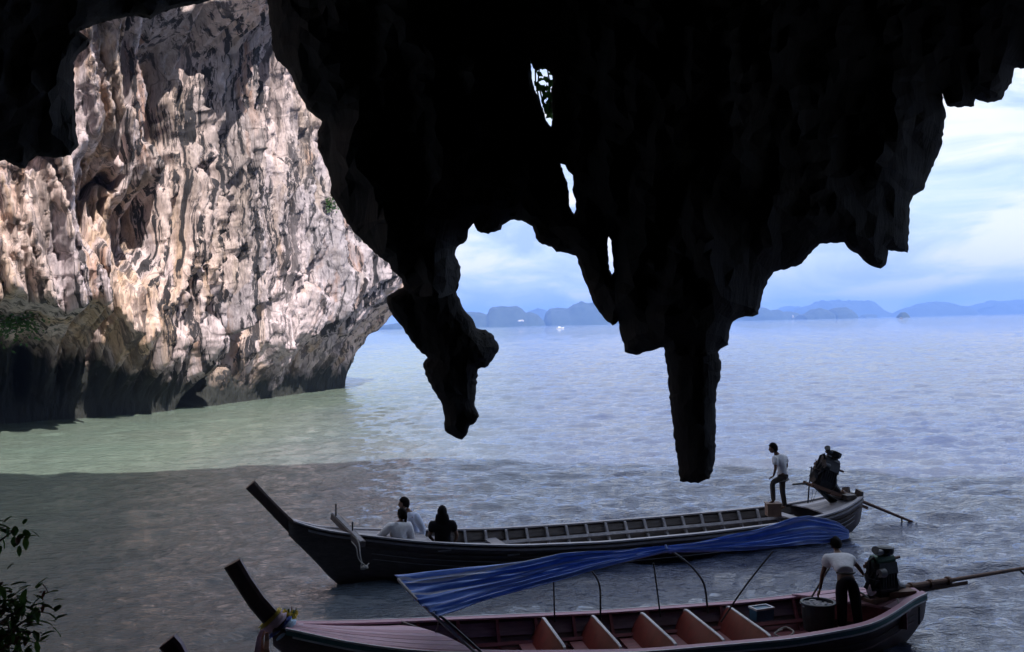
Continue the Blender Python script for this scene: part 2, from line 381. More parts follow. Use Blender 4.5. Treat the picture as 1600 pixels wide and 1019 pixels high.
def rock_sheet(name, outline, holes, edges_for_dist, Rmax, gstep, parent=None, dshift=0.0, seed=1, relief=0.5):
    """a rock body: outline seen from the cave, given thickness that swells away from its rim"""
    o_ = rough(outline, 5, 1.3, True, seed); hs = [rough(h, 4, 0.8, True, seed+1) for h in holes]
    pts = list(o_); edges = [(i, (i+1) % len(o_)) for i in range(len(o_))]
    for h in hs:
        k = len(pts); pts += h; edges += [(k+i, k+(i+1) % len(h)) for i in range(len(h))]
    xs = [p[0] for p in o_]; ys = [p[1] for p in o_]
    gx, gy = np.meshgrid(np.arange(min(xs), max(xs), gstep), np.arange(min(ys), max(ys), gstep))
    gx = gx.ravel()+rng.uniform(-.35, .35, gx.size)*gstep; gy = gy.ravel()+rng.uniform(-.35, .35, gy.size)*gstep
    ins = in_poly(gx, gy, o_)
    for h in hs: ins &= ~in_poly(gx, gy, h)
    gx, gy = gx[ins], gy[ins]
    loops = [np.array(e) for e in edges_for_dist]+[np.array(h+[h[0]]) for h in hs]
    dl = segdist(gx, gy, loops+[np.array(o_+[o_[0]])]); gx, gy = gx[dl > gstep*0.3], gy[dl > gstep*0.3]
    # a tight inner rim keeps the swell round
    extra = []
    for lp in [o_]+hs:
        n = len(lp)
        for i in range(n):
            a, b, c = np.array(lp[i-1]), np.array(lp[i]), np.array(lp[(i+1) % n]); tt = c-a; nn = np.array([-tt[1], tt[0]])/(np.hypot(*tt)+1e-9)
            for off in (2.2, 6.0):
                for s_ in (1, -1): extra.append(tuple(b+nn*off*s_))
    ex = np.array(extra); k_ = in_poly(ex[:, 0], ex[:, 1], o_)
    for h in hs: k_ &= ~in_poly(ex[:, 0], ex[:, 1], h)
    ex = ex[k_]; de = segdist(ex[:, 0], ex[:, 1], [np.array(o_+[o_[0]])]+[np.array(h+[h[0]]) for h in hs]); ex = ex[de > 1.6]
    allp = [Vector(p) for p in pts]+[Vector((a, b)) for a, b in ex]+[Vector((a, b)) for a, b in zip(gx, gy)]
    vo, eo, fo, *_ = delaunay_2d_cdt(allp, edges, [], 0, 1e-4)
    v2 = np.array([(p.x, p.y) for p in vo]); f2 = np.array([f for f in fo if len(f) == 3])
    cen = v2[f2].mean(1); ok = in_poly(cen[:, 0], cen[:, 1], o_)
    for h in hs: ok &= ~in_poly(cen[:, 0], cen[:, 1], h)
    f2 = f2[ok]
    rim = np.zeros(len(v2), bool)
    dall = segdist(v2[:, 0], v2[:, 1], [np.array(o_+[o_[0]])]+[np.array(h+[h[0]]) for h in hs]); rim = dall < 1e-3
    d = segdist(v2[:, 0], v2[:, 1], loops if loops else [np.array(o_+[o_[0]])])
    D = depth_at(v2[:, 0])+dshift; dm = d/F*D
    T = np.where(dm < Rmax, np.sqrt(np.maximum(dm*(2*Rmax-dm), 0)), Rmax+(dm-Rmax)*0.12)
    T = np.minimum(T, Rmax*2.2)
    nf = fbm(v2[:, 0]/55, v2[:, 1]/150, np.zeros(len(v2))+seed, 5, 0.6)
    nb = fbm(v2[:, 0]/55, v2[:, 1]/90, np.zeros(len(v2))+seed+20, 4, 0.6)
    Tf = T*(1+relief*nf); Tb = T*(1+relief*nb); D = D+0.35*fbm(v2[:, 0]/160, v2[:, 1]/160, np.zeros(len(v2))+3.3, 2)
    rays = np.array([ray(a, b)[:] for a, b in v2])
    Vf = np.array(cp[:])+rays*(D-Tf)[:, None]; Vb = np.array(cp[:])+rays*(D+Tb)[:, None]
    onrim = rim & (T < 0.02)
    bidx = np.arange(len(v2))+len(v2); bidx[onrim] = np.arange(len(v2))[onrim]
    # close artificial (non-profiled) borders
    faces = [tuple(f) for f in f2]+[tuple(bidx[f][::-1]) for f in f2]
    used = set()
    from collections import Counter
    ec = Counter()
    for f in f2:
        for a, b in ((f[0], f[1]), (f[1], f[2]), (f[2], f[0])): ec[(a, b)] += 1
    for (a, b) in list(ec):
        if (b, a) not in ec and not (onrim[a] and onrim[b]):
            q = [b, a]; q2 = [bidx[a], bidx[b]]
            fs = [b, a]+([bidx[a]] if bidx[a] != a else [])+([bidx[b]] if bidx[b] != b else [])
            if len(fs) >= 3: faces.append(tuple(fs))
    V = np.concatenate([Vf, Vb])
    me = bpy.data.meshes.new(name); me.from_pydata(V.tolist(), [], [tuple(int(i) for i in f) for f in faces]); me.validate()
    import bmesh
    bm = bmesh.new(); bm.from_mesh(me); bmesh.ops.delete(bm, geom=[v for v in bm.verts if not v.link_faces], context='VERTS')
    bmesh.ops.recalc_face_normals(bm, faces=bm.faces); bm.to_mesh(me); bm.free()
    return link(name, me, CAVE, parent, True, smooth=False)

EDGE_A = [(-760, 640), (-520, 560), (-300, 330), (-120, 262), (0, 252), (8, 250), (31, 263), (39, 264), (45, 253), (58, 243), (89, 247), (111, 243), (120, 232), (124, 227), (119, 206), (117, 165),
 (117, 136), (115, 99), (121, 87), (136, 76), (140, 62), (124, 49), (148, 39), (177, 31), (214, 24), (235, 31), (255, 19), (288, 10), (313, 6), (325, 2), (342, -4), (352, -40), (372, -62), (400, -50), (418, -10),
 (420, 25), (424, 54), (426, 78), (433, 95), (449, 109), (459, 128), (470, 152), (482, 173), (503, 190), (496, 206), (496, 231), (505, 251), (513, 268), (517, 284), (516, 301), (527, 321), (536, 338), (552, 363),
 (577, 387), (593, 402), (606, 410), (614, 424), (628, 436), (631, 451)]
EDGE_B = [(713, 456), (719, 436), (720, 417), (711, 398), (714, 387), (729, 376), (732, 359), (740, 349), (746, 361), (763, 366), (783, 359), (785, 352), (798, 344), (815, 345), (832, 354), (837, 372), (847, 382), (862, 386),
 (869, 394), (882, 395), (900, 400), (906, 417), (912, 436), (921, 458), (929, 477), (940, 492), (949, 503), (957, 509), (966, 502), (969, 522), (975, 537), (976, 550), (994, 555), (1015, 549), (1037, 543)]
EDGE_C = [(1122, 550), (1130, 543), (1138, 539), (1141, 514), (1145, 503), (1159, 496), (1176, 495), (1185, 491), (1190, 468), (1193, 453), (1203, 434), (1209, 425), (1231, 420), (1249, 414), (1267, 396), (1281, 381), (1319, 379),
 (1324, 387), (1344, 401), (1358, 414), (1376, 420), (1384, 414), (1388, 391), (1418, 395), (1421, 349), (1422, 317), (1427, 306), (1443, 297), (1450, 277), (1459, 259), (1470, 231), (1475, 200), (1478, 177), (1474, 164),
 (1472, 146), (1480, 166), (1502, 168), (1522, 166), (1524, 155), (1543, 161), (1565, 156), (1570, 143), (1581, 130), (1585, 107), (1600, 107), (1650, 95), (1720, 120), (1800, 160), (1880, 140), (1960, 210), (2080, 300), (2300, 420), (2500, 700)]
def top_py(x): return 509.5-(15.0-CAM_H)/float(depth_at(x))*F
tops = [(x, top_py(x)) for x in (2500, 2200, 1900, 1600, 1300, 1000, 700, 400, 100, -200, -500, -760)]
HOLE1 = [(829, 95), (833, 107), (839, 111), (849, 106), (859, 113), (865, 119), (864, 129), (861, 139), (862, 154), (861, 168), (864, 182), (861, 198), (853, 188), (851, 178), (845, 162), (837, 144), (832, 127), (831, 113)]
HOLE2 = [(876, 256), (883, 258), (888, 268), (895, 274), (896, 288), (894, 296), (899, 311), (900, 327), (897, 334), (890, 323), (889, 304), (887, 286), (881, 272)]
HOLE3 = [(951, 370), (955, 376), (956, 394), (958, 406), (959, 425), (956, 429), (952, 421), (951, 402), (949, 382)]
main_outline = EDGE_A+[(650, 462), (690, 466)]+EDGE_B+[(1060, 556), (1100, 558)]+EDGE_C+tops
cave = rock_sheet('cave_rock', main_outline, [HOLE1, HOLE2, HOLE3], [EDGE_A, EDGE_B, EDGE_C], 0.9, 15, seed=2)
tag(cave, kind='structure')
ST1 = [(640, 380), (628, 410), (630, 449), (617, 456), (606, 462), (604, 469), (608, 484), (625, 507), (640, 529), (655, 547), (668, 559), (661, 568), (664, 585), (675, 607), (688, 626), (693, 645), (695, 673), (705, 680), (722, 687), (729, 680),
 (734, 665), (744, 659), (749, 650), (742, 635), (743, 618), (747, 577), (763, 572), (772, 559), (780, 544), (772, 525), (759, 515), (744, 512), (739, 499), (727, 486), (720, 473), (713, 456), (718, 437), (712, 405), (700, 380)]
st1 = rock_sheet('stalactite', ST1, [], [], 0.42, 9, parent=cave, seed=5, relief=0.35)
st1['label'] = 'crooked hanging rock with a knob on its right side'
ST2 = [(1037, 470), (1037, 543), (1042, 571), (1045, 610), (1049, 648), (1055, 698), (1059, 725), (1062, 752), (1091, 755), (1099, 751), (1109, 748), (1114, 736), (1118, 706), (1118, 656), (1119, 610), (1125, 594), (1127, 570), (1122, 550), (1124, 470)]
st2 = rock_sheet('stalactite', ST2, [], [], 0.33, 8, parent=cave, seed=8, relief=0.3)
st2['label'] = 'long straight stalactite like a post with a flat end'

def slab(name, x0, x1, y0, y1, z0, z1, step, amp, parent=None, seed=1, fn=None, m=None, scale=0.25, ns=1.0):
    """closed rocky block: six displaced faces"""
    V = []; Fs = []
    nx, ny, nz = [max(2, int((b-a)/step)) for a, b in ((x0, x1), (y0, y1), (z0, z1))]
    xs, ys, zs = np.linspace(x0, x1, nx+1), np.linspace(y0, y1, ny+1), np.linspace(z0, z1, nz+1)
    def face(A, B, make, flip):
        a, b = np.meshgrid(A, B, indexing='ij'); p_ = make(a, b); k = sum(len(v) for v in V)
        V.append(p_.reshape(-1, 3)); f = grid_faces(len(A), len(B))+k; Fs.append(f[:, ::-1] if flip else f)
    face(xs, ys, lambda a, b: np.stack([a, b, a*0+z0], -1), True); face(xs, ys, lambda a, b: np.stack([a, b, a*0+z1], -1), False)
    face(xs, zs, lambda a, b: np.stack([a, a*0+y0, b], -1), False); face(xs, zs, lambda a, b: np.stack([a, a*0+y1, b], -1), True)
    face(ys, zs, lambda a, b: np.stack([a*0+x0, a, b], -1), True); face(ys, zs, lambda a, b: np.stack([a*0+x1, a, b], -1), False)
    V = np.concatenate(V); Fs = np.concatenate(Fs)
    q = V*scale
    disp = np.stack([fbm(q[:, 0]+s_, q[:, 1], q[:, 2]+seed, 4, 0.55) for s_ in (0, 31, 57)], -1)*amp
    V = V+disp
    if fn is not None: V = fn(V)
    me = npmesh(name, V, Fs)
    return link(name, me, m or CAVE, parent, True, smooth=False)
def lean(V):      # the cliff above the cave mouth leans out over the water, its brow uneven
    k = np.clip((V[:, 2]-14)/16, 0, 1); front = V[:, 1] > 8
    V[:, 2] = 13.3+(V[:, 2]-13.3)*(1-.62*sstep(13, 40, V[:, 0]))
    V[:, 1] += front*k*(0.5+3.0*fbm(V[:, 0]*0.05, V[:, 0]*0, V[:, 0]*0+4, 3))
    return V
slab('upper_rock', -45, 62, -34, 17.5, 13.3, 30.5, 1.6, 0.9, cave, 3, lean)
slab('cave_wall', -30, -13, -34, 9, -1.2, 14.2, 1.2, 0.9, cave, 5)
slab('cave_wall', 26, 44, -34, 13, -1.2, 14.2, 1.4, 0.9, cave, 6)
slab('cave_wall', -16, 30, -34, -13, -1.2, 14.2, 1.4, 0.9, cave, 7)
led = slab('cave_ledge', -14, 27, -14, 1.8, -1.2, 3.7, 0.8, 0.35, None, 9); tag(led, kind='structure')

# ================================================================== SUNLIT CLIFF
def cliff():
    path = np.array([(-95, 38), (-70, 46), (-50, 53), (-32.4, 62.9), (-24.9, 69.0), (-21.3, 77.7), (-17.8, 88), (-16.0, 93.5), (-16.6, 98.5), (-22, 104), (-34, 112), (-60, 125)], float)
    seg = np.r_[0, np.cumsum(np.hypot(*np.diff(path, axis=0).T))]
    # spacing fine in the part that is in view
    s_in0, s_in1 = seg[2]+6, seg[9]+4
    s = np.r_[np.linspace(0, s_in0, 30, endpoint=False), np.linspace(s_in0, s_in1, 620, endpoint=False), np.linspace(s_in1, seg[-1], 30)]
    x = np.interp(s, seg, path[:, 0]); y = np.interp(s, seg, path[:, 1])
    ker = np.exp(-np.linspace(-2, 2, 41)**2); ker /= ker.sum()
    def smooth(a):
        p_ = np.r_[[a[0]]*20, a, [a[-1]]*20]; return np.convolve(p_, ker, 'valid')
    sm = (s > s_in0) & (s < s_in1); x2, y2 = smooth(x), smooth(y); x, y = np.where(sm, x2, x), np.where(sm, y2, y)
    tx, ty = np.gradient(x), np.gradient(y); L = np.hypot(tx, ty); nx, ny = ty/L, -tx/L
    ker2 = np.ones(61)/61
    nx = np.convolve(np.r_[[nx[0]]*30, nx, [nx[-1]]*30], ker2, 'valid'); ny = np.convolve(np.r_[[ny[0]]*30, ny, [ny[-1]]*30], ker2, 'valid')
    L = np.hypot(nx, ny); nx /= L; ny /= L
    z = np.r_[np.linspace(-1.2, 38, 360), np.linspace(38.5, 58, 30)]
    S, Z = np.meshgrid(s, z, indexing='ij'); X0 = x[:, None]+0*Z; Y0 = y[:, None]+0*Z
    u = S-seg[3]                      # metres along the wall, 0 at the left frame edge
    # undercut along the waterline: deep at left, shallow to the right, again deep under the right-hand tip
    ucut = 3.2+9.0*sstep(9, 0, u)+1.2*fbm(S*0.12, S*0, S*0+1, 3)+3.2*sstep(23, 30, u)
    zt = 5.0+2.0*sstep(11, 2, u)+2.2*fbm(S*0.22, S*0, S*0+6, 4)+5.2*sstep(24, 30.5, u)
    t = np.clip(Z/zt, 0, 1.0)
    off = ucut*(t**(1.6+2.2*sstep(9, 1, u)))
    # big bulges, draperies and chimneys
    big = fbm(S*0.075, Z*0.028, S*0+2.2, 3, .5)*3.0
    wx = S+2.2*fbm(S*0.08, Z*0.035, S*0+9, 2)
    fl = fbm(wx*0.42, Z*0.032, S*0+5.5, 5, .56); flute = (1-np.abs(fl)*2.2)
    med = fbm(wx*1.0, Z*0.065, S*0+7.7, 5, .6)
    leftness = 1-0.75*sstep(13, 19, u)
    gn = fbm(wx*0.22+0.5*fbm(S*.3, Z*.1, S*0+31, 2), Z*0.022, S*0+40, 3, .5); groove = np.exp(-(gn/0.065)**2)*3.6*leftness*sstep(3, 9, Z)
    ledge_n = fbm(S*0.18, Z*0.30, S*0+50, 3, .5)
    ridg = 1-np.abs(fbm(wx*0.28, Z*0.028, S*0+12, 3, .5))*2.5
    fine = fbm(S*2.4, Z*0.5, S*0+3.1, 4, .6)
    up_ = sstep(0.5, 4, Z)
    right_smooth = 1-0.45*sstep(17, 25, u)
    crease = (0.30-np.abs(med))*1.5; cf = (0.25-np.abs(fine))*0.55
    off += up_*(big*0.7+ledge_n*0.35+(leftness*.95+.20)*(flute*1.1+crease*1.0+ridg*1.0)-groove-(1-leftness)*2.4*np.abs(fbm(S*.13+Z*.03, Z*.07, S*0+88, 3, .45)))+cf*np.clip(up_+.35, 0, 1)
    # dark slot caves
    for (u0, z0, du, dz, dep, tl) in ((3.3, 13.5, 1.6, 3.6, 4.5, .10), (1.5, 24, 1.2, 5, 3.5, .0), (-3, 12, 1.6, 4, 4, 0), (11.0, 18.5, .6, 5.5, 3.2, .05), (12.5, 20, .5, 6, 2.5, .03),
                                (16.5, 26.0, 1.5, 5.0, 4.0, -.22), (16.0, 3.5, 1.8, 4.5, 4.5, .8), (6.5, 12, 2.0, 3.6, 5, .2), (8, 20, 1.0, 5, 4, -.1), (13.5, 13, .6, 5, 3.0, 0), (19.5, 24, .9, 5, 4, -.15), (20.5, 13, .35, 4.0, 1.6, .04), (22.5, 19, .7, 2.6, 2.0, .1), (7.2, 16, .5, 5, 2.4, 0), (5.2, 20, .7, 7, 2.2, .05)):
        uu = (u-u0-tl*(Z-z0)+0.5*fbm(S*0.5, Z*0.3, S*0+u0, 3))/du; zz = (Z-z0)/dz
        off -= dep*sstep(1.15, 0.35, np.sqrt(uu**2+zz**2))
    # smooth leaning brow, upper left, that shades what is under it
    brow = sstep(22.5, 27.5, Z-0.28*(u-8)+.8*fbm(S*.2, Z*.1, S*0+77, 3)) * sstep(-2, 2, u)*sstep(21, 14, u)
    off += 5.2*brow
    off += 1.6*sstep(24, 29, u)*np.exp(-((Z-9.5)/4.0)**2)
    lean_in = np.clip(Z-31, 0, 40)*0.05
    off -= lean_in
    # the tip of the point pulls back above and below
    V = np.stack([X0+nx[:, None]*off, Y0+ny[:, None]*off, Z+0.25*fbm(S*0.8, Z*0.8, S*0+21, 3)*up_], -1).reshape(-1, 3)
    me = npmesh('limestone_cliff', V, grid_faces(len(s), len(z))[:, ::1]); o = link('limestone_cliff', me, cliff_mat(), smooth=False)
    tag(o, kind='structure'); return V.reshape(len(s), len(z), 3), s-seg[3], z
CV, CU, CZ = cliff()

# ================================================================== FAR ISLANDS
def island_mat():
    m = bpy.data.materials.new('island_forest_and_limestone'); m.use_nodes = True; t = NT(m.node_tree)
    tc = t.n('ShaderNodeTexCoord'); v = tc.outputs['Object']; g = t.n('ShaderNodeNewGeometry')
    sp = t.n('ShaderNodeSeparateXYZ'); t.l(g.outputs['Normal'], sp.inputs[0])
    n = t.noise(v, 0.012, 6, 0.6); n2 = t.noise(v, 0.05, 6, 0.65)
    c = t.ramp(n2, [(0.3, (0.012, 0.022, 0.014)), (0.7, (0.035, 0.05, 0.03))])
    steep = t.math('LESS_THAN', sp.outputs[2], 0.42)
    k = t.math('MULTIPLY', steep, t.ramp(n, [(0.66, 0.0), (0.74, .5)]))
    c = t.mix(k, c, (0.55, 0.5, 0.45))
    b = t.n('ShaderNodeBsdfPrincipled'); t.l(c, b.inputs['Base Color']); b.inputs['Roughness'].default_value = 0.95
    o = t.n('ShaderNodeOutputMaterial'); t.l(b.outputs[0], o.inputs[0]); return m
IM = island_mat()
BARE = mat('bare_limestone', (0.45, 0.42, 0.41), 0.9, scale=0.02, bump=0)
def island(name, prof, d, thick, seed, bare=None):
    """prof: skyline (px, py) at distance d; a karst massif with depth"""
    px = np.array([p[0] for p in prof], float); py = np.array([p[1] for p in prof], float)
    nx_, ny_ = 150, 26
    xs = np.linspace(px[0], px[-1], nx_); yy = np.interp(xs, px, py)
    hor = 508.0-0.0235*(xs-800)
    H = np.maximum((hor-yy)/F*d, 0)
    X = (xs-800)/F*d
    H = H*(1+0.06*fbm(X/120, X*0, X*0+seed, 3))
    v = np.linspace(-1, 1, ny_)
    XX = X[:, None]+0*v; 
    taper = np.minimum(1, np.sqrt(np.maximum(H, 0)/(H.max()+1e-6))+.15)
    YY = d+thick*v[None, :]*taper[:, None]+thick*.25*fbm(XX/300, v[None, :]*1.5+0*XX, XX*0+seed, 2)
    prof_v = (1-np.abs(v)**3.2)
    ZZ = H[:, None]*prof_v[None, :]*(1+0.16*fbm(XX/90, YY/90, XX*0+seed+2, 3)*(np.abs(v)[None, :] > .12))
    ZZ[:, 0] = -3; ZZ[:, -1] = -3; ZZ[0, :] = -3; ZZ[-1, :] = -3
    V = np.stack([XX, YY, ZZ], -1).reshape(-1, 3)
    me = npmesh(name, V, grid_faces(nx_, ny_)[:, ::-1]); o = link(name, me, IM, smooth=True); tag(o, kind='structure')
    if bare:
        q = MB(); 
        for (bx, by, bw, bh) in bare:
            X_, H_ = (bx-800)/F*d, (508.0-0.0235*(bx-800)-by)/F*d
            wv = bw/F*d/2; hh = bh/F*d/2
            i = int(np.argmin(abs(X-X_))); yf = YY[i, 2]-12
            n = 12; pts = []
            for j in range(n):
                a = 2*math.pi*j/n; r_ = random.uniform(.7, 1.15); pts.append((X_+wv*math.cos(a)*r_, yf+random.uniform(-4, 4), H_+hh*math.sin(a)*r_))
            k = [(a_, b_+30, c_) for a_, b_, c_ in pts]
            q.add(pts+k, [tuple(range(n))[::-1], tuple(range(n, 2*n))]+[(j, (j+1) % n, n+(j+1) % n, n+j) for j in range(n)])
        q.build('limestone_face', BARE, o)
    return o
island('island', [(560, 512), (590, 508), (620, 503), (640, 505), (670, 498), (700, 490), (722, 487), (735, 486), (752, 488), (762, 492), (765, 484), (772, 478), (785, 476.5), (805, 477), (815, 480), (822, 487), (828, 486), (840, 490), (850, 500), (853, 507.5)], 4200, 170, 1,
       bare=[(813, 500, 12, 5)])
island('island', [(848, 507), (853, 489), (860, 481), (872, 479), (882, 480), (888, 481), (898, 475), (910, 472.5), (930, 472.5), (950, 476), (972, 480), (995, 481), (1015, 488), (1040, 486), (1060, 497), (1075, 501.5)], 4600, 190, 4)
island('island', [(800, 507.5), (822, 489), (836, 484), (848, 483), (860, 486), (880, 495), (900, 505)], 7500, 260, 7)
island('island', [(1130, 500), (1150, 492), (1170, 484), (1185, 480), (1195, 481), (1202, 484), (1212, 483), (1222, 486), (1232, 485), (1245, 488), (1252, 498)], 5200, 160, 11, bare=[(1228, 494, 3, 6)])
island('island', [(1247, 498), (1252, 491), (1262, 488), (1272, 482), (1280, 480), (1290, 482), (1293, 486), (1298, 482), (1305, 480), (1318, 479), (1326, 483), (1330, 494)], 4900, 150, 15)
island('island', [(1230, 498), (1245, 484), (1262, 477), (1272, 476), (1284, 471), (1296, 470), (1310, 468.5), (1318, 471), (1332, 468.5), (1346, 470), (1358, 473), (1368, 480), (1380, 485), (1395, 490), (1410, 494)], 8300, 330, 19)
island('island', [(1342, 496), (1348, 491), (1356, 489), (1366, 490), (1368, 496)], 6200, 60, 23)
island('island', [(1401, 495), (1403, 491), (1408, 486), (1414, 485.5), (1419, 490), (1421, 494.6)], 3400, 22, 27)
island('island', [(1395, 494), (1410, 484), (1430, 477), (1450, 473), (1465, 471), (1485, 473), (1500, 478), (1512, 486), (1520, 491)], 8000, 320, 31)
island('island', [(1495, 492), (1515, 482), (1535, 474), (1555, 471), (1580, 470), (1610, 466), (1660, 470), (1720, 478), (1780, 485)], 8800, 360, 35)
island('island', [(1200, 499), (1215, 484), (1235, 479), (1262, 480), (1290, 482), (1320, 490), (1340, 496)], 9600, 260, 39)

# ================================================================== HAZE
def haze():
    m = bpy.data.materials.new('sea_haze'); m.use_nodes = True; t = NT(m.node_tree)
    v = t.n('ShaderNodeVolumePrincipled'); v.inputs['Color'].default_value = (0.22, 0.42, 1.0, 1); v.inputs['Density'].default_value = 0.00017
    v.inputs['Anisotropy'].default_value = 0.0
    o = t.n('ShaderNodeOutputMaterial'); t.l(v.outputs[0], o.inputs['Volume'])
    q = MB().box((0, 6000, 117), (32000, 17000, 240)); o = q.build('haze', m); tag(o, 'thin blue sea haze between the cave and the islands', 'haze', kind='stuff')
haze()

# ================================================================== BOATS
WOOD_DARK = mat('tarred_wood', (0.080, 0.062, 0.058), 0.55, var=0.4, stretch=(0.4, 4, 4), scale=5)
WOOD_GREY = mat('weathered_wood', (0.29, 0.28, 0.30), 0.7, var=0.35, stretch=(0.5, 5, 5), scale=6)
WOOD_RIB = mat('worn_rib_wood', (0.42, 0.41, 0.44), 0.7, var=0.3, scale=9)
WOOD_INNER = mat('dark_inner_planking', (0.10, 0.088, 0.085), 0.75, var=0.4, stretch=(0.5, 4, 4), scale=6)
RAIL_GREY = mat('pale_worn_rail', (0.45, 0.44, 0.47), 0.6, var=0.25, stretch=(0.4, 3, 3), scale=8)
PINK = mat('faded_pink_paint', (0.50, 0.29, 0.36), 0.6, var=0.25, stretch=(0.4, 5, 5), scale=7)
PINK2 = mat('chalky_pink_paint', (0.60, 0.41, 0.50), 0.6, var=0.22, stretch=(0.4, 5, 5), scale=7)
REDIN = mat('dull_red_paint', (0.19, 0.05, 0.058), 0.55, var=0.35, stretch=(0.6, 3, 3), scale=6)
BENCH = mat('red_brown_bench_paint', (0.150, 0.022, 0.017), 0.45, var=0.25, scale=5)
WHITE_TRIM = mat('white_trim_paint', (0.62, 0.62, 0.64), 0.5, var=0.15, scale=9)
TEAL_TRIM = mat('teal_trim_paint', (0.05, 0.16, 0.16), 0.5, var=0.2)
STEEL = mat('grey_steel', (0.20, 0.20, 0.21), 0.4, 0.8, var=0.3, scale=20)
CHROME = mat('bright_steel', (0.62, 0.62, 0.64), 0.22, 1.0, var=0.1, bump=0)
IRON = mat('oily_black_iron', (0.030, 0.032, 0.036), 0.45, 0.5, var=0.5, scale=18)
GREENP = mat('engine_green_paint', (0.03, 0.10, 0.07), 0.4, 0.2, var=0.3)
RUST = mat('rusty_brown_paint', (0.13, 0.065, 0.04), 0.65, 0.2, var=0.35)
RUBBER = mat('black_rubber', (0.012, 0.012, 0.013), 0.6)
ROPE = mat('pale_rope', (0.42, 0.40, 0.38), 0.9, scale=60)

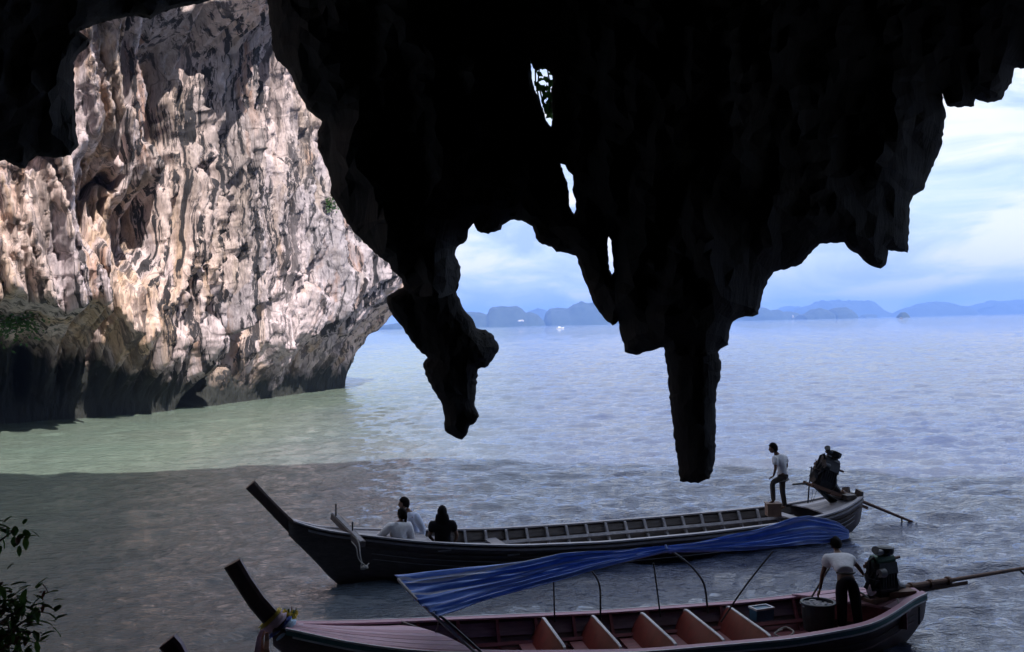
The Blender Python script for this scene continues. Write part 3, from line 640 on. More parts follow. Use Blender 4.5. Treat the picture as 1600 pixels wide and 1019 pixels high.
def lerp_tab(tab, s, col): return float(np.interp(s, [t[0] for t in tab], [t[col] for t in tab]))
def smooth_tab(tab, s, col):
    h = 0.35; return (lerp_tab(tab, s-h, col)+2*lerp_tab(tab, s, col)+lerp_tab(tab, s+h, col))/4
class Hull:
    def __init__(h, tab, s0, s1): h.tab = tab; h.s0 = s0; h.s1 = s1
    def b(h, s): return smooth_tab(h.tab, s, 1)
    def g(h, s): return smooth_tab(h.tab, s, 2)
    def k(h, s): return lerp_tab(h.tab, s, 3)
    def pt(h, s, v, inn=0.0):
        u = abs(v); b, g, k = h.b(s), h.g(s), h.k(s)
        b = max(b-inn, 0.01); k = min(k+inn*1.2, g-0.02)
        y = b*(u**0.72); z = k+(g-k)*(u**2.1)
        return Vector((s, math.copysign(y, v) if v else 0, z))
    def shell(h, name, m, parent, inn=0.045, ns=70, nv=9):
        ss = np.linspace(h.s0, h.s1, ns); vs = np.linspace(-1, 1, 2*nv+1); V = []
        for s in ss:
            V += [h.pt(s, v) for v in vs]+[h.pt(s, v, inn) for v in vs[::-1]]
        n = 2*len(vs); F_ = []
        for i in range(ns-1):
            for j in range(n):
                a = i*n+j; b_ = i*n+(j+1) % n; F_.append((a, a+n, b_+n, b_))
        m_ = len(vs)
        for base in (0, (ns-1)*n):
            for j in range(m_-1):
                q = (base+j, base+j+1, base+n-2-j, base+n-1-j); F_.append(q if base == 0 else q[::-1])
        q = MB(); q.add(V, F_); return q.build(name, m, parent, smooth=True)
    def rail(h, name, m, parent, s0, s1, side, off, wd, th, dz=0.0, n=60):
        """strip following the gunwale: off = sideways from the hull edge, dz = above it"""
        fr = []
        for s in np.linspace(s0, s1, n):
            fr.append((Vector((s, side*(max(h.b(s)+off, 0.012)), h.g(s)+dz)), Vector((0, side, 0)), Vector((0, 0, 1))))
        q = MB().sweep(fr, [(-wd/2, -th/2), (wd/2, -th/2), (wd/2, th/2), (-wd/2, th/2)]); return q.build(name, m, parent)
    def deck(h, name, ms, parent, s0, s1, n, dz=-0.03, th=0.03, gap=0.006, ns=16, camber=0.05, curve=0.0, curve1=0.0):
        for i in range(n):
            q = MB(); fr = []; pr = []
            a0, a1 = -1+2*i/n, -1+2*(i+1)/n; am = (a0+a1)/2
            for tq in np.linspace(0, 1, ns):
                s = s0+(s1-s0)*tq; b = h.b(s-curve*am*(1-tq)-curve1*am*tq)-0.03; kx = -(curve*(1-tq)+curve1*tq)/b
                y0, y1 = b*a0+gap/2, b*a1-gap/2
                if y1-y0 < 0.004: y1 = y0+0.004
                zc0, zc1 = camber*(1-a0*a0), camber*(1-a1*a1); z = h.g(s)+dz+random.uniform(-.001, .001)
                fr.append((Vector((s, 0, z)), Vector((kx, 1, 0)), Vector((0, 0, 1))))
                pr.append([(y0, zc0-th), (y1, zc1-th), (y1, zc1), (y0, zc0)])
            q.sweep(fr, pr); q.build(name, ms[i % len(ms)], parent)
    def rib(h, name, m, parent, s, wd=0.05, dep=0.06, v0=1.0, top=-0.02):
        q = MB(); fr = []
        vs = np.linspace(-v0, v0, 19)
        for v in vs:
            p_ = h.pt(s, v, 0.045); p2 = h.pt(s, v, 0.045+dep)
            d = (Vector((s, 0, h.g(s)*0.9))-p_); d.x = 0; d = d.normalized() if d.length > 1e-4 else Vector((0, 0, 1))
            fr.append((p_, Vector((1, 0, 0)), d))
        q.sweep(fr, [(-wd/2, -0.01), (wd/2, -0.01), (wd/2, dep), (-wd/2, dep)]); return q.build(name, m, parent)
    def stringer(h, name, m, parent, s0, s1, side, v, wd, th, inn=0.105, n=50):
        fr = []
        for s in np.linspace(s0, s1, n):
            p_ = h.pt(s, side*v, inn); p2 = h.pt(s, side*(v-0.05), inn); a = (p_-p2).normalized()
            fr.append((p_, a, Vector((0, -side*a.z, side*a.y))*(-1)))
        q = MB().sweep(fr, [(-wd/2, -th/2), (wd/2, -th/2), (wd/2, th/2), (-wd/2, th/2)]); return q.build(name, m, parent)
    def floor(h, m, parent, s0, s1, z, n=7):
        for i in range(n):
            q = MB(); fr = []; pr = []
            for s in np.linspace(s0, s1, 24):
                # half width of the inside at height z
                b, g, k = h.b(s)-0.05, h.g(s), h.k(s)+0.05; u = min(1, max(0.05, (z-k)/(g-k)))**(1/2.1); bw = b*u**0.72-0.02
                y0 = bw*(-1+2*i/n)+.006; y1 = bw*(-1+2*(i+1)/n)-.006
                fr.append((Vector((s, 0, z)), Vector((0, 1, 0)), Vector((0, 0, 1)))); pr.append([(y0, -.02), (y1, -.02), (y1, 0), (y0, 0)])
            q.sweep(fr, pr); q.build('floorboard', m, parent)

def stem(parent, m, pts, name='prow', cap=None):
    """prow timber: (s, z, depth, half width) along its centre line"""
    fr = []; pr = []
    P_ = [Vector((a, 0, b)) for a, b, *_ in pts]
    for i, (a, b, dep, hw) in enumerate(pts):
        d = (P_[min(i+1, len(P_)-1)]-P_[max(i-1, 0)]).normalized(); nrm = Vector((-d.z, 0, d.x))
        fr.append((P_[i], nrm, Vector((0, 1, 0)))); h2 = dep/2
        pr.append([(-h2, -hw*.55), (-h2*.7, -hw*.9), (h2*.6, -hw), (h2, -hw*.7), (h2, hw*.7), (h2*.6, hw), (-h2*.7, hw*.9), (-h2, hw*.55)])
    q = MB().sweep(fr, pr); return q.build(name, m, parent)

def boat_matrix(stern, bow_dir):
    return Matrix.Translation(stern) @ Matrix.Rotation(math.atan2(bow_dir[1], bow_dir[0]), 4, 'Z')

# ---- engines: built in the frame of the boat, origin = pivot on the stern post; +x towards bow, +z up
def engine(boat, piv, tail_end, handle_end, lift, sc=1.0, green=False, label=None, fwd=.5):
    """all points in boat space"""
    piv = Vector(piv); te = Vector(tail_end); he = Vector(handle_end)
    q = MB()
    sd = Vector((0, 1, 0)); ax = (piv-te).normalized(); upv = ax.cross(sd) if ax.cross(sd).z > 0 else -ax.cross(sd); upv.normalize(); sd = upv.cross(ax)
    M = Matrix((ax, sd, upv)).transposed()
    c0 = piv+upv*lift+ax*fwd
    def at(a, b, c): return c0+ax*a*sc*.78+sd*b*sc+upv*c*sc*1.12
    # crankcase with flared sump and ribbed block
    q.sweep([(at(-.26, 0, z), ax, sd) for z in (-.02, .08, .12, .34, .38, .56)],
            [[(-x*sc*.78, -y*sc), (x*sc*.78, -y*sc), (x*sc*.78, y*sc), (-x*sc*.78, y*sc)] for x, y in ((.17, .12), (.24, .17), (.28, .18), (.27, .16), (.29, .18), (.28, .15))])
    for i in range(6): q.box(at(-.48+i*.085, .17, .25), (.022*sc, .05*sc, .26*sc), M); q.box(at(-.48+i*.085, -.17, .25), (.022*sc, .05*sc, .26*sc), M)
    # sloped gearbox / bell housing to the tail
    q.sweep([(at(x, 0, .2-.13*(i/4)), sd, upv) for i, x in enumerate((-.5, -.58, -.66, -.8, -.95))],
            [[(r_*sc*math.cos(a), r_*sc*math.sin(a)) for a in [2*math.pi*k/12 for k in range(12)]] for r_ in (.22, .2, .13, .09, .07)])
    E = q.build('engine', IRON, boat); 
    if label: E['label'] = label
    def sub(mb, name, m, smooth=False): return mb.build(name, m, E, smooth=smooth)
    sub(MB().sweep([(at(-.26, 0, z), ax, sd) for z in (.56, .60, .655, .67)], [[(-x*sc*.78, -y*sc), (x*sc*.78, -y*sc), (x*sc*.78, y*sc), (-x*sc*.78, y*sc)] for x, y in ((.29, .12), (.29, .12), (.26, .09), (.22, .06))]), 'valve_cover', GREENP if green else IRON)
    sub(MB().tube([at(-.30, .05, .69), at(-.30, .05, .73), at(-.30, .05, .80), at(-.30, .05, .82)], [.14*sc, .16*sc, .16*sc, .09*sc], 16), 'air_filter', IRON)
    sub(MB().tube([at(-.16, -.05, .66), at(-.16, -.05, .74), at(-.12, -.02, .78)], [.025*sc]*3, 8), 'filler_pipe', CHROME if green else IRON)
    sub(MB().tube([at(-.40, .10, .66), at(-.40, .10, .78)], [.02*sc, .02*sc], 8), 'bolt', CHROME if green else IRON)
    f = MB().tube([at(.05, 0, .30), at(.10, 0, .30)], [.16*sc, .16*sc], 18); 
    for k in range(6):
        a = k*math.pi/3; f.beam(at(.13, 0, .30), at(.14, .22*math.cos(a), .30+.22*math.sin(a)), .07*sc, .01*sc, side=(ax*0.4+upv*math.cos(a+1.57)+sd*math.sin(a)))
    sub(f, 'fan', IRON)
    sub(MB().tube([at(.06, 0, .10), at(.12, 0, .10)], [.11*sc]*2, 16), 'pulley', CHROME if green else IRON)
    sub(MB().tube([at(-.05, .22, .42), at(.12, .22, .42)], [.085*sc, .075*sc], 14), 'alternator', STEEL if green else IRON)
    for k in range(1): sub(MB().tube([at(.13, .22, .42), at(.10, .1, .30), at(.10, .0, .02), at(.10, -.05, .12), at(.13, .22, .42)], [.012*sc]*5, 6), 'belt', RUBBER)
    man = MB()
    for k in range(4): man.tube([at(-.08-.12*k, -.16, .50), at(-.08-.12*k, -.25, .49), at(-.12-.12*k, -.28, .44)], [.03*sc]*3, 8)
    man.tube([at(-.05, -.28, .43), at(-.5, -.28, .43), at(-.62, -.24, .50), at(-1.15, -.24, .52)], [.04*sc, .04*sc, .03*sc, .028*sc], 9)
    sub(man, 'exhaust_pipe', RUST)
    sub(MB().tube([at(.0, .05, .56), at(.10, .06, .66), at(.16, .02, .60), at(.14, 0, .42)], [.028*sc]*4, 8), 'hose', RUBBER)
    sub(MB().tube([at(-.5, -.12, .60), at(-.62, -.16, .70), at(-.60, -.12, .60), at(-.62, 0, .30)], [.015*sc]*4, 6), 'cable', RUBBER)
    cb = MB().box(at(-.02, .1, .74), (.14*sc, .12*sc, .10*sc), M, bev=.02*sc).tube([at(.04, .1, .76), at(.14, .14, .80)], [.05*sc, .07*sc], 12)
    sub(cb, 'carburettor', STEEL if green else IRON)
    sub(MB().box(at(-.50, -.08, .72), (.12*sc, .10*sc, .14*sc), M, bev=.02*sc), 'ignition_box', IRON)
    sub(MB().tube([at(-.25, -.21, .40), at(-.25, -.21, .18)], [.055*sc, .055*sc], 12), 'oil_filter', WHITE_TRIM if green else IRON)
    # engine bed and swivel
    bed = MB().beam(at(.25, .15, -.05), at(-.95, .15, -.02), .05*sc, .08*sc).beam(at(.25, -.15, -.05), at(-.95, -.15, -.02), .05*sc, .08*sc)
    bed.beam(at(.2, -.2, -.06), at(.2, .2, -.06), .05*sc, .06*sc).beam(at(-.5, -.2, -.06), at(-.5, .2, -.06), .05*sc, .06*sc)
    sub(bed, 'engine_bed', RUST)
    piv_b = piv-Vector((0, 0, .05))
    sub(MB().tube([piv_b-Vector((0, 0, .38)), c0-upv*.06*sc-ax*.2*sc], [.06*sc, .05*sc], 10).box(piv_b-Vector((0, 0, .12)), (.34*sc, .3*sc, .06*sc), None).beam(piv_b+Vector((.15, 0, -.4)), at(.1, .1, -.06), .05*sc, .05*sc), 'swivel_post', IRON)
    # tail
    a0 = at(-.9, 0, .05); L = (te-a0).length; td = (te-a0).normalized()
    tl = MB().tube([a0, a0+td*L*.02, a0+td*L*.28, a0+td*L*.29, te], [.055*sc, .065*sc, .06*sc, .042*sc, .032*sc], 10)
    for k in (.05, .17, .285): tl.tube([a0+td*L*k, a0+td*(L*k+.06)], [.085*sc]*2, 10)
    tl.beam(a0+td*.1-upv*.10*sc, a0+td*L*.42-upv*.10*sc, .03*sc, .07*sc)
    sub(tl, 'tail_shaft', RUST)
    pr = MB().tube([te, te+td*.10], [.04*sc, .015*sc], 10)
    for k in range(2):
        a = k*math.pi; v1 = (sd*math.cos(a)+upv*math.sin(a)); pr.beam(te+td*.04, te+td*.04+v1*.13*sc, .07*sc, .01*sc, side=(td+v1.cross(td)*.8))
    sub(pr, 'propeller', STEEL)
    kf = MB().beam(te-td*.35-upv*.03, te-td*.18-upv*.28*sc, .025*sc, .03*sc); sub(kf, 'skeg', IRON)
    h0 = at(.15, 0, -.05); mid = h0.lerp(he, .5)+Vector((0, 0, .02))
    sub(MB().tube([h0, mid, he], [.026*sc, .022*sc, .02*sc], 8), 'tiller', IRON)
    return E

def rope(name, pts, r_, parent, local=False, m=None, n=5):
    # catmull-rom through points
    P_ = [Vector(p_) for p_ in pts]; out = []
    for i in range(len(P_)-1):
        a, b, c, d = P_[max(i-1, 0)], P_[i], P_[i+1], P_[min(i+2, len(P_)-1)]
        for k in range(n):
            t = k/n; out.append(0.5*((2*b)+(c-a)*t+(2*a-5*b+4*c-d)*t*t+(3*b-a-3*c+d)*t**3))
    out.append(P_[-1]); return MB().tube(out, r_, 7).build(name, m or ROPE, parent, local)

# ---------------------------------------------------------------- far boat
st = Vector((8.75, 25.55, 0)); bw = Vector((-3.9, 21.4, 0)); BD = (bw-st).normalized(); LF = (bw-st).length
FM = boat_matrix(st, BD)
far = root('longtail_boat', FM, 'long dark wooden boat with three seated passengers in its bow, farther of the two', 'boat', 'longtail boats moored under the cave')
tabF = [(.08, .30, .98, .16), (0.3, .46, .90, .0), (.7, .66, .78, -.12), (1.6, .86, .66, -.2), (3, 1.0, .60, -.22), (5, 1.1, .58, -.22), (7.5, 1.12, .60, -.22), (9.5, 1.0, .68, -.22), (10.8, .84, .80, -.2), (11.8, .66, .92, -.15),
        (12.6, .44, 1.05, -.1), (LF, .26, 1.16, 0.0), (13.8, .15, 1.27, .60), (14.25, .085, 1.46, 1.10), (14.5, .07, 1.62, 1.38)]
HF = Hull(tabF, .08, 14.3)
HF.shell('hull', WOOD_DARK, far)
PROW = mat('brown_prow_wood', (.060, .034, .030), .5, var=.35, stretch=(2, 6, .6), scale=6)
stem(far, PROW, [(13.30, .40, .30, .055), (13.6, .66, .30, .06), (13.9, .97, .28, .065), (14.2, 1.29, .25, .065), (14.5, 1.63, .23, .07), (14.8, 1.98, .22, .075), (15.02, 2.24, .24, .085), (15.06, 2.29, .24, .087)])
for sgn in (1, -1):
    HF.rail('gunwale', RAIL_GREY, far, .1, 14.2, sgn, -.02, .12, .035, .018)
    HF.rail('rubbing_strake', WOOD_GREY, far, .1, 13.9, sgn, .012, .05, .045, -.07)
    HF.rail('side_plank', WOOD_DARK, far, .15, 13.6, sgn, -.035, .05, .02, -.24)
for i, s in enumerate(np.arange(1.9, 11.0, .52)): HF.rib('rib', WOOD_RIB, far, s, .055, .085)
for sgn in (1, -1):
    HF.stringer('stringer', WOOD_RIB, far, 1.5, 11.2, sgn, .80, .075, .05, inn=.15)
    HF.stringer('inner_plank', WOOD_INNER, far, 1.5, 11.2, sgn, .92, .16, .012, inn=.055)
    HF.stringer('inner_plank', WOOD_INNER, far, 1.5, 11.2, sgn, .68, .20, .012, inn=.055)
HF.floor(WOOD_INNER, far, 1.4, 11.3, .02, 6)
HF.deck('deck_plank', [WOOD_GREY, RAIL_GREY, WOOD_GREY], far, 11.35, 14.0, 6, dz=-.02)
HF.deck('deck_plank', [WOOD_GREY, RAIL_GREY], far, .1, 1.45, 6, dz=-.02)
MB().beam((1.9, -.85, .50), (1.9, .85, .50), .26, .03).build('thwart', RAIL_GREY, far)
MB().beam((3.3, -.5, .10), (1.7, .25, .50), .18, .025, side=(0, 1, 0)).build('loose_plank', RAIL_GREY, far)
MB().beam((9.6, -.95, .50), (9.6, .95, .50), .28, .03).build('thwart', WOOD_GREY, far)
MB().beam((11.1, -.8, .70), (11.1, .8, .70), .28, .03).build('thwart', WOOD_GREY, far)
MB().beam((.42, -.36, .95), (.42, .36, .95), .28, .12).build('engine_block_timber', WOOD_DARK, far)
# tall stern board with a notch for the engine
def st_pt(px, py, d): return FM.inverted() @ P(px, py, d)
MB().sweep([(Vector((.10+.02*i, 0, 0)), Vector((0, 1, 0)), Vector((0, 0, 1))) for i in (0, 3)], [(-.34, .75), (.34, .75), (.40, 1.08), (.16, 1.13), (.12, 1.0), (-.12, 1.0), (-.16, 1.13), (-.40, 1.08)]).build('stern_board', WOOD_DARK, far)
# yoke across the bow with its two pins
y0 = W(523, 807, 1.30) ; a = FM.inverted() @ P(522, 806, 21.9); b = FM.inverted() @ P(566, 851, 20.9)
yk = MB().beam(a, b, .16, .13).build('bow_crossbeam', WOOD_DARK, far)
MB().beam(a+Vector((0, 0, .075)), b+Vector((0, 0, .075)), .10, .02).build('crossbeam_cap', WOOD_GREY, far)
for (px, py, py2, d) in ((525, 787, 812, 21.75), (551, 815, 842, 21.25)):
    MB().tube([st_pt(px, py, d), st_pt(px, py2, d)], .018, 8).build('pin', IRON, far)
rope('mooring_rope', [P(556, 838, 20.85), P(561, 850, 20.75), P(563, 868, 20.7), P(566, 880, 20.7), P(571, 889, 20.68)], .015, far)
rope('mooring_rope', [P(549, 846, 20.85), P(557, 856, 20.75), P(560, 872, 20.7), P(570, 884, 20.66), P(577, 880, 20.72)], .012, far)
rope('mooring_rope', [P(571, 889, 20.68), P(564, 889, 20.66), P(566, 880, 20.66), P(575, 888, 20.64)], .013, far)
q = MB().ball(FM.inverted() @ P(570, 886, 20.66), (.07, .05, .05), 10, 6, jit=.2).build('rope_knot', ROPE, far)
# engine
ef = engine(far, (.42, 0, 1.06), FM.inverted() @ P(1424, 815, 26.3), FM.inverted() @ P(1238, 757, 25.2), -.12, 1.06, fwd=.92, label='black upright engine with a bare exhaust pipe')
MB().tube([st_pt(1262, 789, 25.7), st_pt(1264, 760, 25.7), st_pt(1268, 729, 25.75)], .02, 8).build('upright_rod', IRON, far)
rope('control_wire', [P(1270, 764, 25.6), P(1268, 780, 25.7), P(1263, 789, 25.7)], .006, far, m=IRON)
rope('control_wire', [P(1276, 766, 25.6), P(1270, 782, 25.7), P(1264, 790, 25.7)], .006, far, m=IRON)

# ---------------------------------------------------------------- near boat
st2_ = Vector((7.05, 17.0, 0)); bw2 = Vector((-3.59, 15.1, 0)); LN = (bw2-st2_).length
NM = boat_matrix(st2_, bw2-st2_)
LINING = mat('faded_maroon_lining', (.17, .11, .13), .7, var=.35, stretch=(.5, 4, 4), scale=6)
near = root('longtail_boat', NM, 'pink and red painted boat with red benches and a blue canopy, nearest to the cave', 'boat', 'longtail boats moored under the cave')
tabN = [(.22, .16, .83, .30), (0.5, .34, .80, .0), (.95, .60, .72, -.15), (1.6, .93, .60, -.22), (3, 1.05, .52, -.25), (5.5, 1.08, .52, -.25), (7.5, .95, .62, -.25), (8.9, .78, .72, -.22), (9.85, .50, .84, -.12), (10.4, .28, .94, .20), (10.82, .12, 1.02, .62), (11.03, .07, 1.06, .80)]
HN = Hull(tabN, .22, 10.95)
HN.shell('hull', mat('dark_hull_paint', (0.075, 0.042, 0.042), 0.5, var=.4, stretch=(.4, 4, 4)), near)
NI = NM.inverted()
def npt(px, py, d): return NI @ P(px, py, d)
stem(near, PROW, [(10.45, .74, .22, .06), (10.75, .95, .26, .06), (10.98, 1.16, .27, .065), (11.18, 1.42, .26, .07), (11.36, 1.72, .25, .075), (11.50, 1.98, .26, .08), (11.52, 2.02, .26, .08)])
for sgn in (1, -1):
    HN.rail('gunwale', PINK, near, .25, 10.75, sgn, -.03, .15, .03, .016)
    HN.rail('white_stripe', WHITE_TRIM, near, .25, 10.75, sgn, .050, .025, .03, .022)
    HN.rail('teal_stripe', TEAL_TRIM, near, .25, 10.75, sgn, .028, .05, .06, -.035)
    HN.rail('lower_stripe', WHITE_TRIM, near, .25, 10.65, sgn, .03, .05, .025, -.085)
    HN.stringer('inner_lining', LINING, near, 1.7, 8.9, sgn, .90, .22, .012, inn=.055)
    HN.stringer('stringer', REDIN, near, 1.7, 8.8, sgn, .72, .06, .04, inn=.13)
    HN.stringer('inner_lining', REDIN, near, 1.7, 8.9, sgn, .58, .30, .012, inn=.055)
for s in np.arange(2.1, 8.9, .66): HN.rib('rib', REDIN, near, s, .05, .07)
HN.floor(REDIN, near, 1.3, 8.5, .10, 7)
HN.deck('deck_plank', [PINK2, PINK, PINK2, PINK2, PINK], near, 8.5, 10.8, 9, dz=.0, camber=.06, curve=.50)
HN.deck('deck_plank', [PINK, PINK2], near, .3, 1.40, 7, dz=.0, camber=.05, curve1=.70)
# curved coaming at the end of the foredeck
q = MB(); fr = []
for v in np.linspace(-1, 1, 15):
    s = 8.49-.5*v; b = HN.b(s)-.06; fr.append((Vector((s, b*v, HN.g(s)-.04)), Vector((1, 0, 0)), Vector((0, 0, 1))))
q.sweep(fr, [(-.02, -.16), (.02, -.16), (.02, .07), (-.02, .07)]); q.build('coaming', WOOD_INNER, near)
MB().beam((2.02, -.74, .48), (.80, .56, .50), .03, .28, side=(1, 0, 0)).build('bulkhead', REDIN, near)
# benches: seat board with a leaning back board, round at its outer ends
def bench(s, first=None):
    z1 = HN.g(s)+.02; z0 = z1-.36
    bwid = HN.b(s)-.09
    q = MB(); fr = []; pr = []
    n = 17
    for i in range(n):
        v = -1+2*i/(n-1); y = bwid*v; rise = math.sqrt(max(0, 1-max(0, (abs(v)-.80)/.20)**2))
        h = (z1-z0)*(.45+.55*rise); fr.append((Vector((s, y, z0)), Vector((1, 0, 0)), Vector((0, 0, 1))))
        pr.append([(.02, 0), (.05, 0), (-.16, h), (-.19, h)])
    q.sweep(fr, pr); B = q.build('bench_back', BENCH, near)
    q = MB(); fr = []
    for i in range(n):
        v = -1+2*i/(n-1); rise = math.sqrt(max(0, 1-max(0, (abs(v)-.80)/.20)**2)); h = (z1-z0)*(.45+.55*rise); fr.append((Vector((s-.175, bwid*v, z0+h+.010)), Vector((1, 0, 0)), Vector((0, 0, 1))))
    q.sweep(fr, [(-.022, -.008), (.022, -.008), (.022, .010), (-.022, .010)]); q.build('trim', WHITE_TRIM, B)
    MB().box((s+.14, 0, z0-.02), (.26, 1.5*bwid/.92, .03)).build('seat', REDIN, near)
for px in (846, 931, 1017, 1094, 1170):
    p_ = NI @ P(px, 985, 16.0); bench(p_.x+.02)
# canopy
TARP = mat('blue_striped_tarp', (0.035, 0.13, 0.52), 0.42, var=.15, scale=8, bump=.3, bscale=30)
def canopy():
    topl = [(616, 899), (640, 899), (700, 893), (760, 886), (820, 877), (880, 864), (920, 861), (960, 861), (1005, 858), (1045, 855), (1090, 848), (1140, 838), (1180, 830), (1215, 818), (1240, 809), (1262, 806), (1290, 811), (1310, 818), (1326, 830)]
    botl = [(686, 963), (715, 955), (745, 944), (790, 931), (830, 919), (880, 905), (920, 893), (960, 882), (1005, 871), (1045, 862), (1090, 863), (1140, 861), (1180, 859), (1215, 856), (1240, 853), (1262, 850), (1290, 849), (1310, 846), (1326, 841)]
    n = 110; nv = 46; tt = np.linspace(0, len(topl)-1, n); V = []
    for i, t in enumerate(tt):
        def ip(L): return np.array([np.interp(t, range(len(L)), [q[k] for q in L]) for k in (0, 1)])
        A, B = ip(topl), ip(botl); dT = np.interp(A[0], [616, 1045, 1326], [15.95, 16.4, 17.6]); dB = dT-np.interp(t, [0, 3, 9, 14, 18], [1.3, 1.0, .35, .5, .15])
        a, b = P(A[0], A[1], dT), P(B[0], B[1], dB)
        wid = (b-a).length
        for j in range(nv):
            v = j/(nv-1); p_ = a.lerp(b, v)
            sag = -math.sin(math.pi*v)*wid*(.10 if t > 9 else .06)
            fold = (.5+.5*math.sin(v*6*2*math.pi+.9*math.sin(t*.8)+2.6*perlin(np.array([t*.35]), np.array([v*3.]), np.array([.5]))[0]))**1.4
            fold2 = math.sin(v*17*2*math.pi+t*.5)*.12
            amp = .075*min(1, wid/.5+.2); nrm = Vector((0, -.55, .83))
            V.append(p_+Vector((0, 0, sag))+nrm*((fold+fold2)*amp*(.5+.5*min(1, 4*v*(1-v)+.3))))
    m = bpy.data.materials.new('striped_tarpaulin'); m.use_nodes = True; T = NT(m.node_tree)
    uv = T.n('ShaderNodeUVMap'); sp = T.n('ShaderNodeSeparateXYZ'); T.l(uv.outputs[0], sp.inputs[0])
    fr_ = T.math('FRACT', T.math('ADD', T.math('MULTIPLY', sp.outputs[1], 9.0), T.math('MULTIPLY', T.noise(T.mapping(uv.outputs[0], (6, 3, 1)), 1.0, 3, .5), 1.6))); st_ = T.ramp(fr_, [(0.30, 0.0), (0.36, 1.0), (0.58, 1.0), (0.64, 0.0)])
    end = T.math('MULTIPLY', T.ramp(sp.outputs[1], [(0.0, 1.0), (.42, 1.0), (.5, .3)]), T.ramp(sp.outputs[0], [(0.0, 1.0), (.20, .95), (.30, .5)]))
    tc = T.n('ShaderNodeTexCoord'); nn = T.noise(tc.outputs['Object'], 3, 5, .6)
    c = T.mix(T.ramp(nn, [(.3, 0.0), (.7, 1.0)]), (0.10, 0.26, 0.80), (0.28, 0.46, 0.95))
    c = T.mix(T.math('MULTIPLY', st_, end), c, (0.80, 0.84, 0.95))
    b = T.n('ShaderNodeBsdfPrincipled'); T.l(c, b.inputs['Base Color']); b.inputs['Roughness'].default_value = .38
    tr = T.n('ShaderNodeBsdfTranslucent'); T.l(c, tr.inputs[0]); mx = T.n('ShaderNodeMixShader'); mx.inputs[0].default_value = .28
    T.l(b.outputs[0], mx.inputs[1]); T.l(tr.outputs[0], mx.inputs[2]); bn = T.noise(tc.outputs['Object'], 22, 5, .6); bp = T.n('ShaderNodeBump'); bp.inputs['Strength'].default_value = .35; bp.inputs['Distance'].default_value = .02
    T.l(bn, bp.inputs['Height']); T.l(bp.outputs[0], b.inputs['Normal'])
    o = T.n('ShaderNodeOutputMaterial'); T.l(mx.outputs[0], o.inputs[0])
    fq = grid_faces(n, nv); me = npmesh('canopy', np.array([v[:] for v in V]), fq)
    uvl = me.uv_layers.new(name='UVMap'); ii = np.array([l.vertex_index for l in me.loops]); uvv = np.stack([(ii//nv)/(n-1), (ii % nv)/(nv-1)], -1).astype(np.float32)
    uvl.data.foreach_set('uv', uvv.ravel())
    o = link('canopy', me, m, near, False, True); o['label'] = 'gathered blue tarpaulin roof with pale stripes at its bow end'
    md = o.modifiers.new('thickness', 'SOLIDIFY'); md.thickness = .006
canopy()
def rod(pts, r_=.016, m=IRON): rope('canopy_pole', pts, r_, near, m=m, n=4)
rod([P(867, 972, 16.75), P(866, 950, 16.7), P(865, 905, 16.2)], .014)
rod([P(938, 970, 16.75), P(938, 935, 16.7), P(936, 912, 16.6), P(925, 893, 16.3), P(905, 880, 16.0)], .016)
rod([P(1032, 964, 16.95), P(1027, 925, 16.9), P(1021, 880, 16.5)], .014)
rod([P(1106, 958, 17.0), P(1102, 922, 17.0), P(1095, 903, 16.9), P(1075, 880, 16.7), P(1047, 860, 16.3)], .018)
rod([P(1126, 972, 16.2), P(1165, 915, 16.3), P(1207, 862, 16.5)], .014)
rod([P(622, 905, 15.6), P(650, 935, 15.3), P(690, 972, 15.0), P(748, 1024, 14.6)], .024, STEEL)
rod([P(686, 962, 15.0), P(700, 972, 15.0), P(738, 1006, 14.8), P(756, 1023, 14.7)], .02)
rod([P(686, 965, 15.0), P(684, 978, 15.3), P(677, 1000, 15.7)], .012)
rod([P(1311, 862, 17.3), P(1300, 880, 17.2), P(1262, 943, 16.8)], .016)
rope('tie_cord', [P(1040, 852, 16.2), P(1043, 861, 16.1), P(1048, 864, 16.2)], .02, near, m=mat('blue_cord', (.05, .12, .4)))
# ribbons, garland and flowers on the prow
def band(name, s, z, col, wd, r1, r2, ang):
    m = mat(name+'_cloth_%02d' % int(col[0]*99), col, .8, scale=14, bump=.5, bscale=40)
    d = Vector((math.cos(ang), 0, math.sin(ang))); n_ = Vector((-d.z, 0, d.x)); fr = []
    for i in range(6):
        t = i/5; k = 1+.14*math.sin(t*9+s*5); fr.append((Vector((s, 0, z))+d*wd*(t-.5), n_*k, Vector((0, 1, 0))*k))
    pr = [(r1*math.cos(a), r2*math.sin(a)) for a in [2*math.pi*k/18 for k in range(18)]]
    return MB().sweep(fr, pr).build(name, m, near, smooth=True)
ang = math.atan2(1.26-.9, .32)
band('ribbon', 10.98, 1.14, (.75, .6, .10), .05, .20, .11, ang); band('ribbon', 10.92, 1.07, (.66, .50, .58), .12, .205, .12, ang)
band('ribbon', 10.84, 1.00, (.06, .10, .40), .045, .21, .13, ang); band('ribbon', 10.77, .95, (.45, .62, .80), .14, .20, .14, ang); band('ribbon', 10.62, .90, (.66, .70, .76), .14, .16, .14, ang)
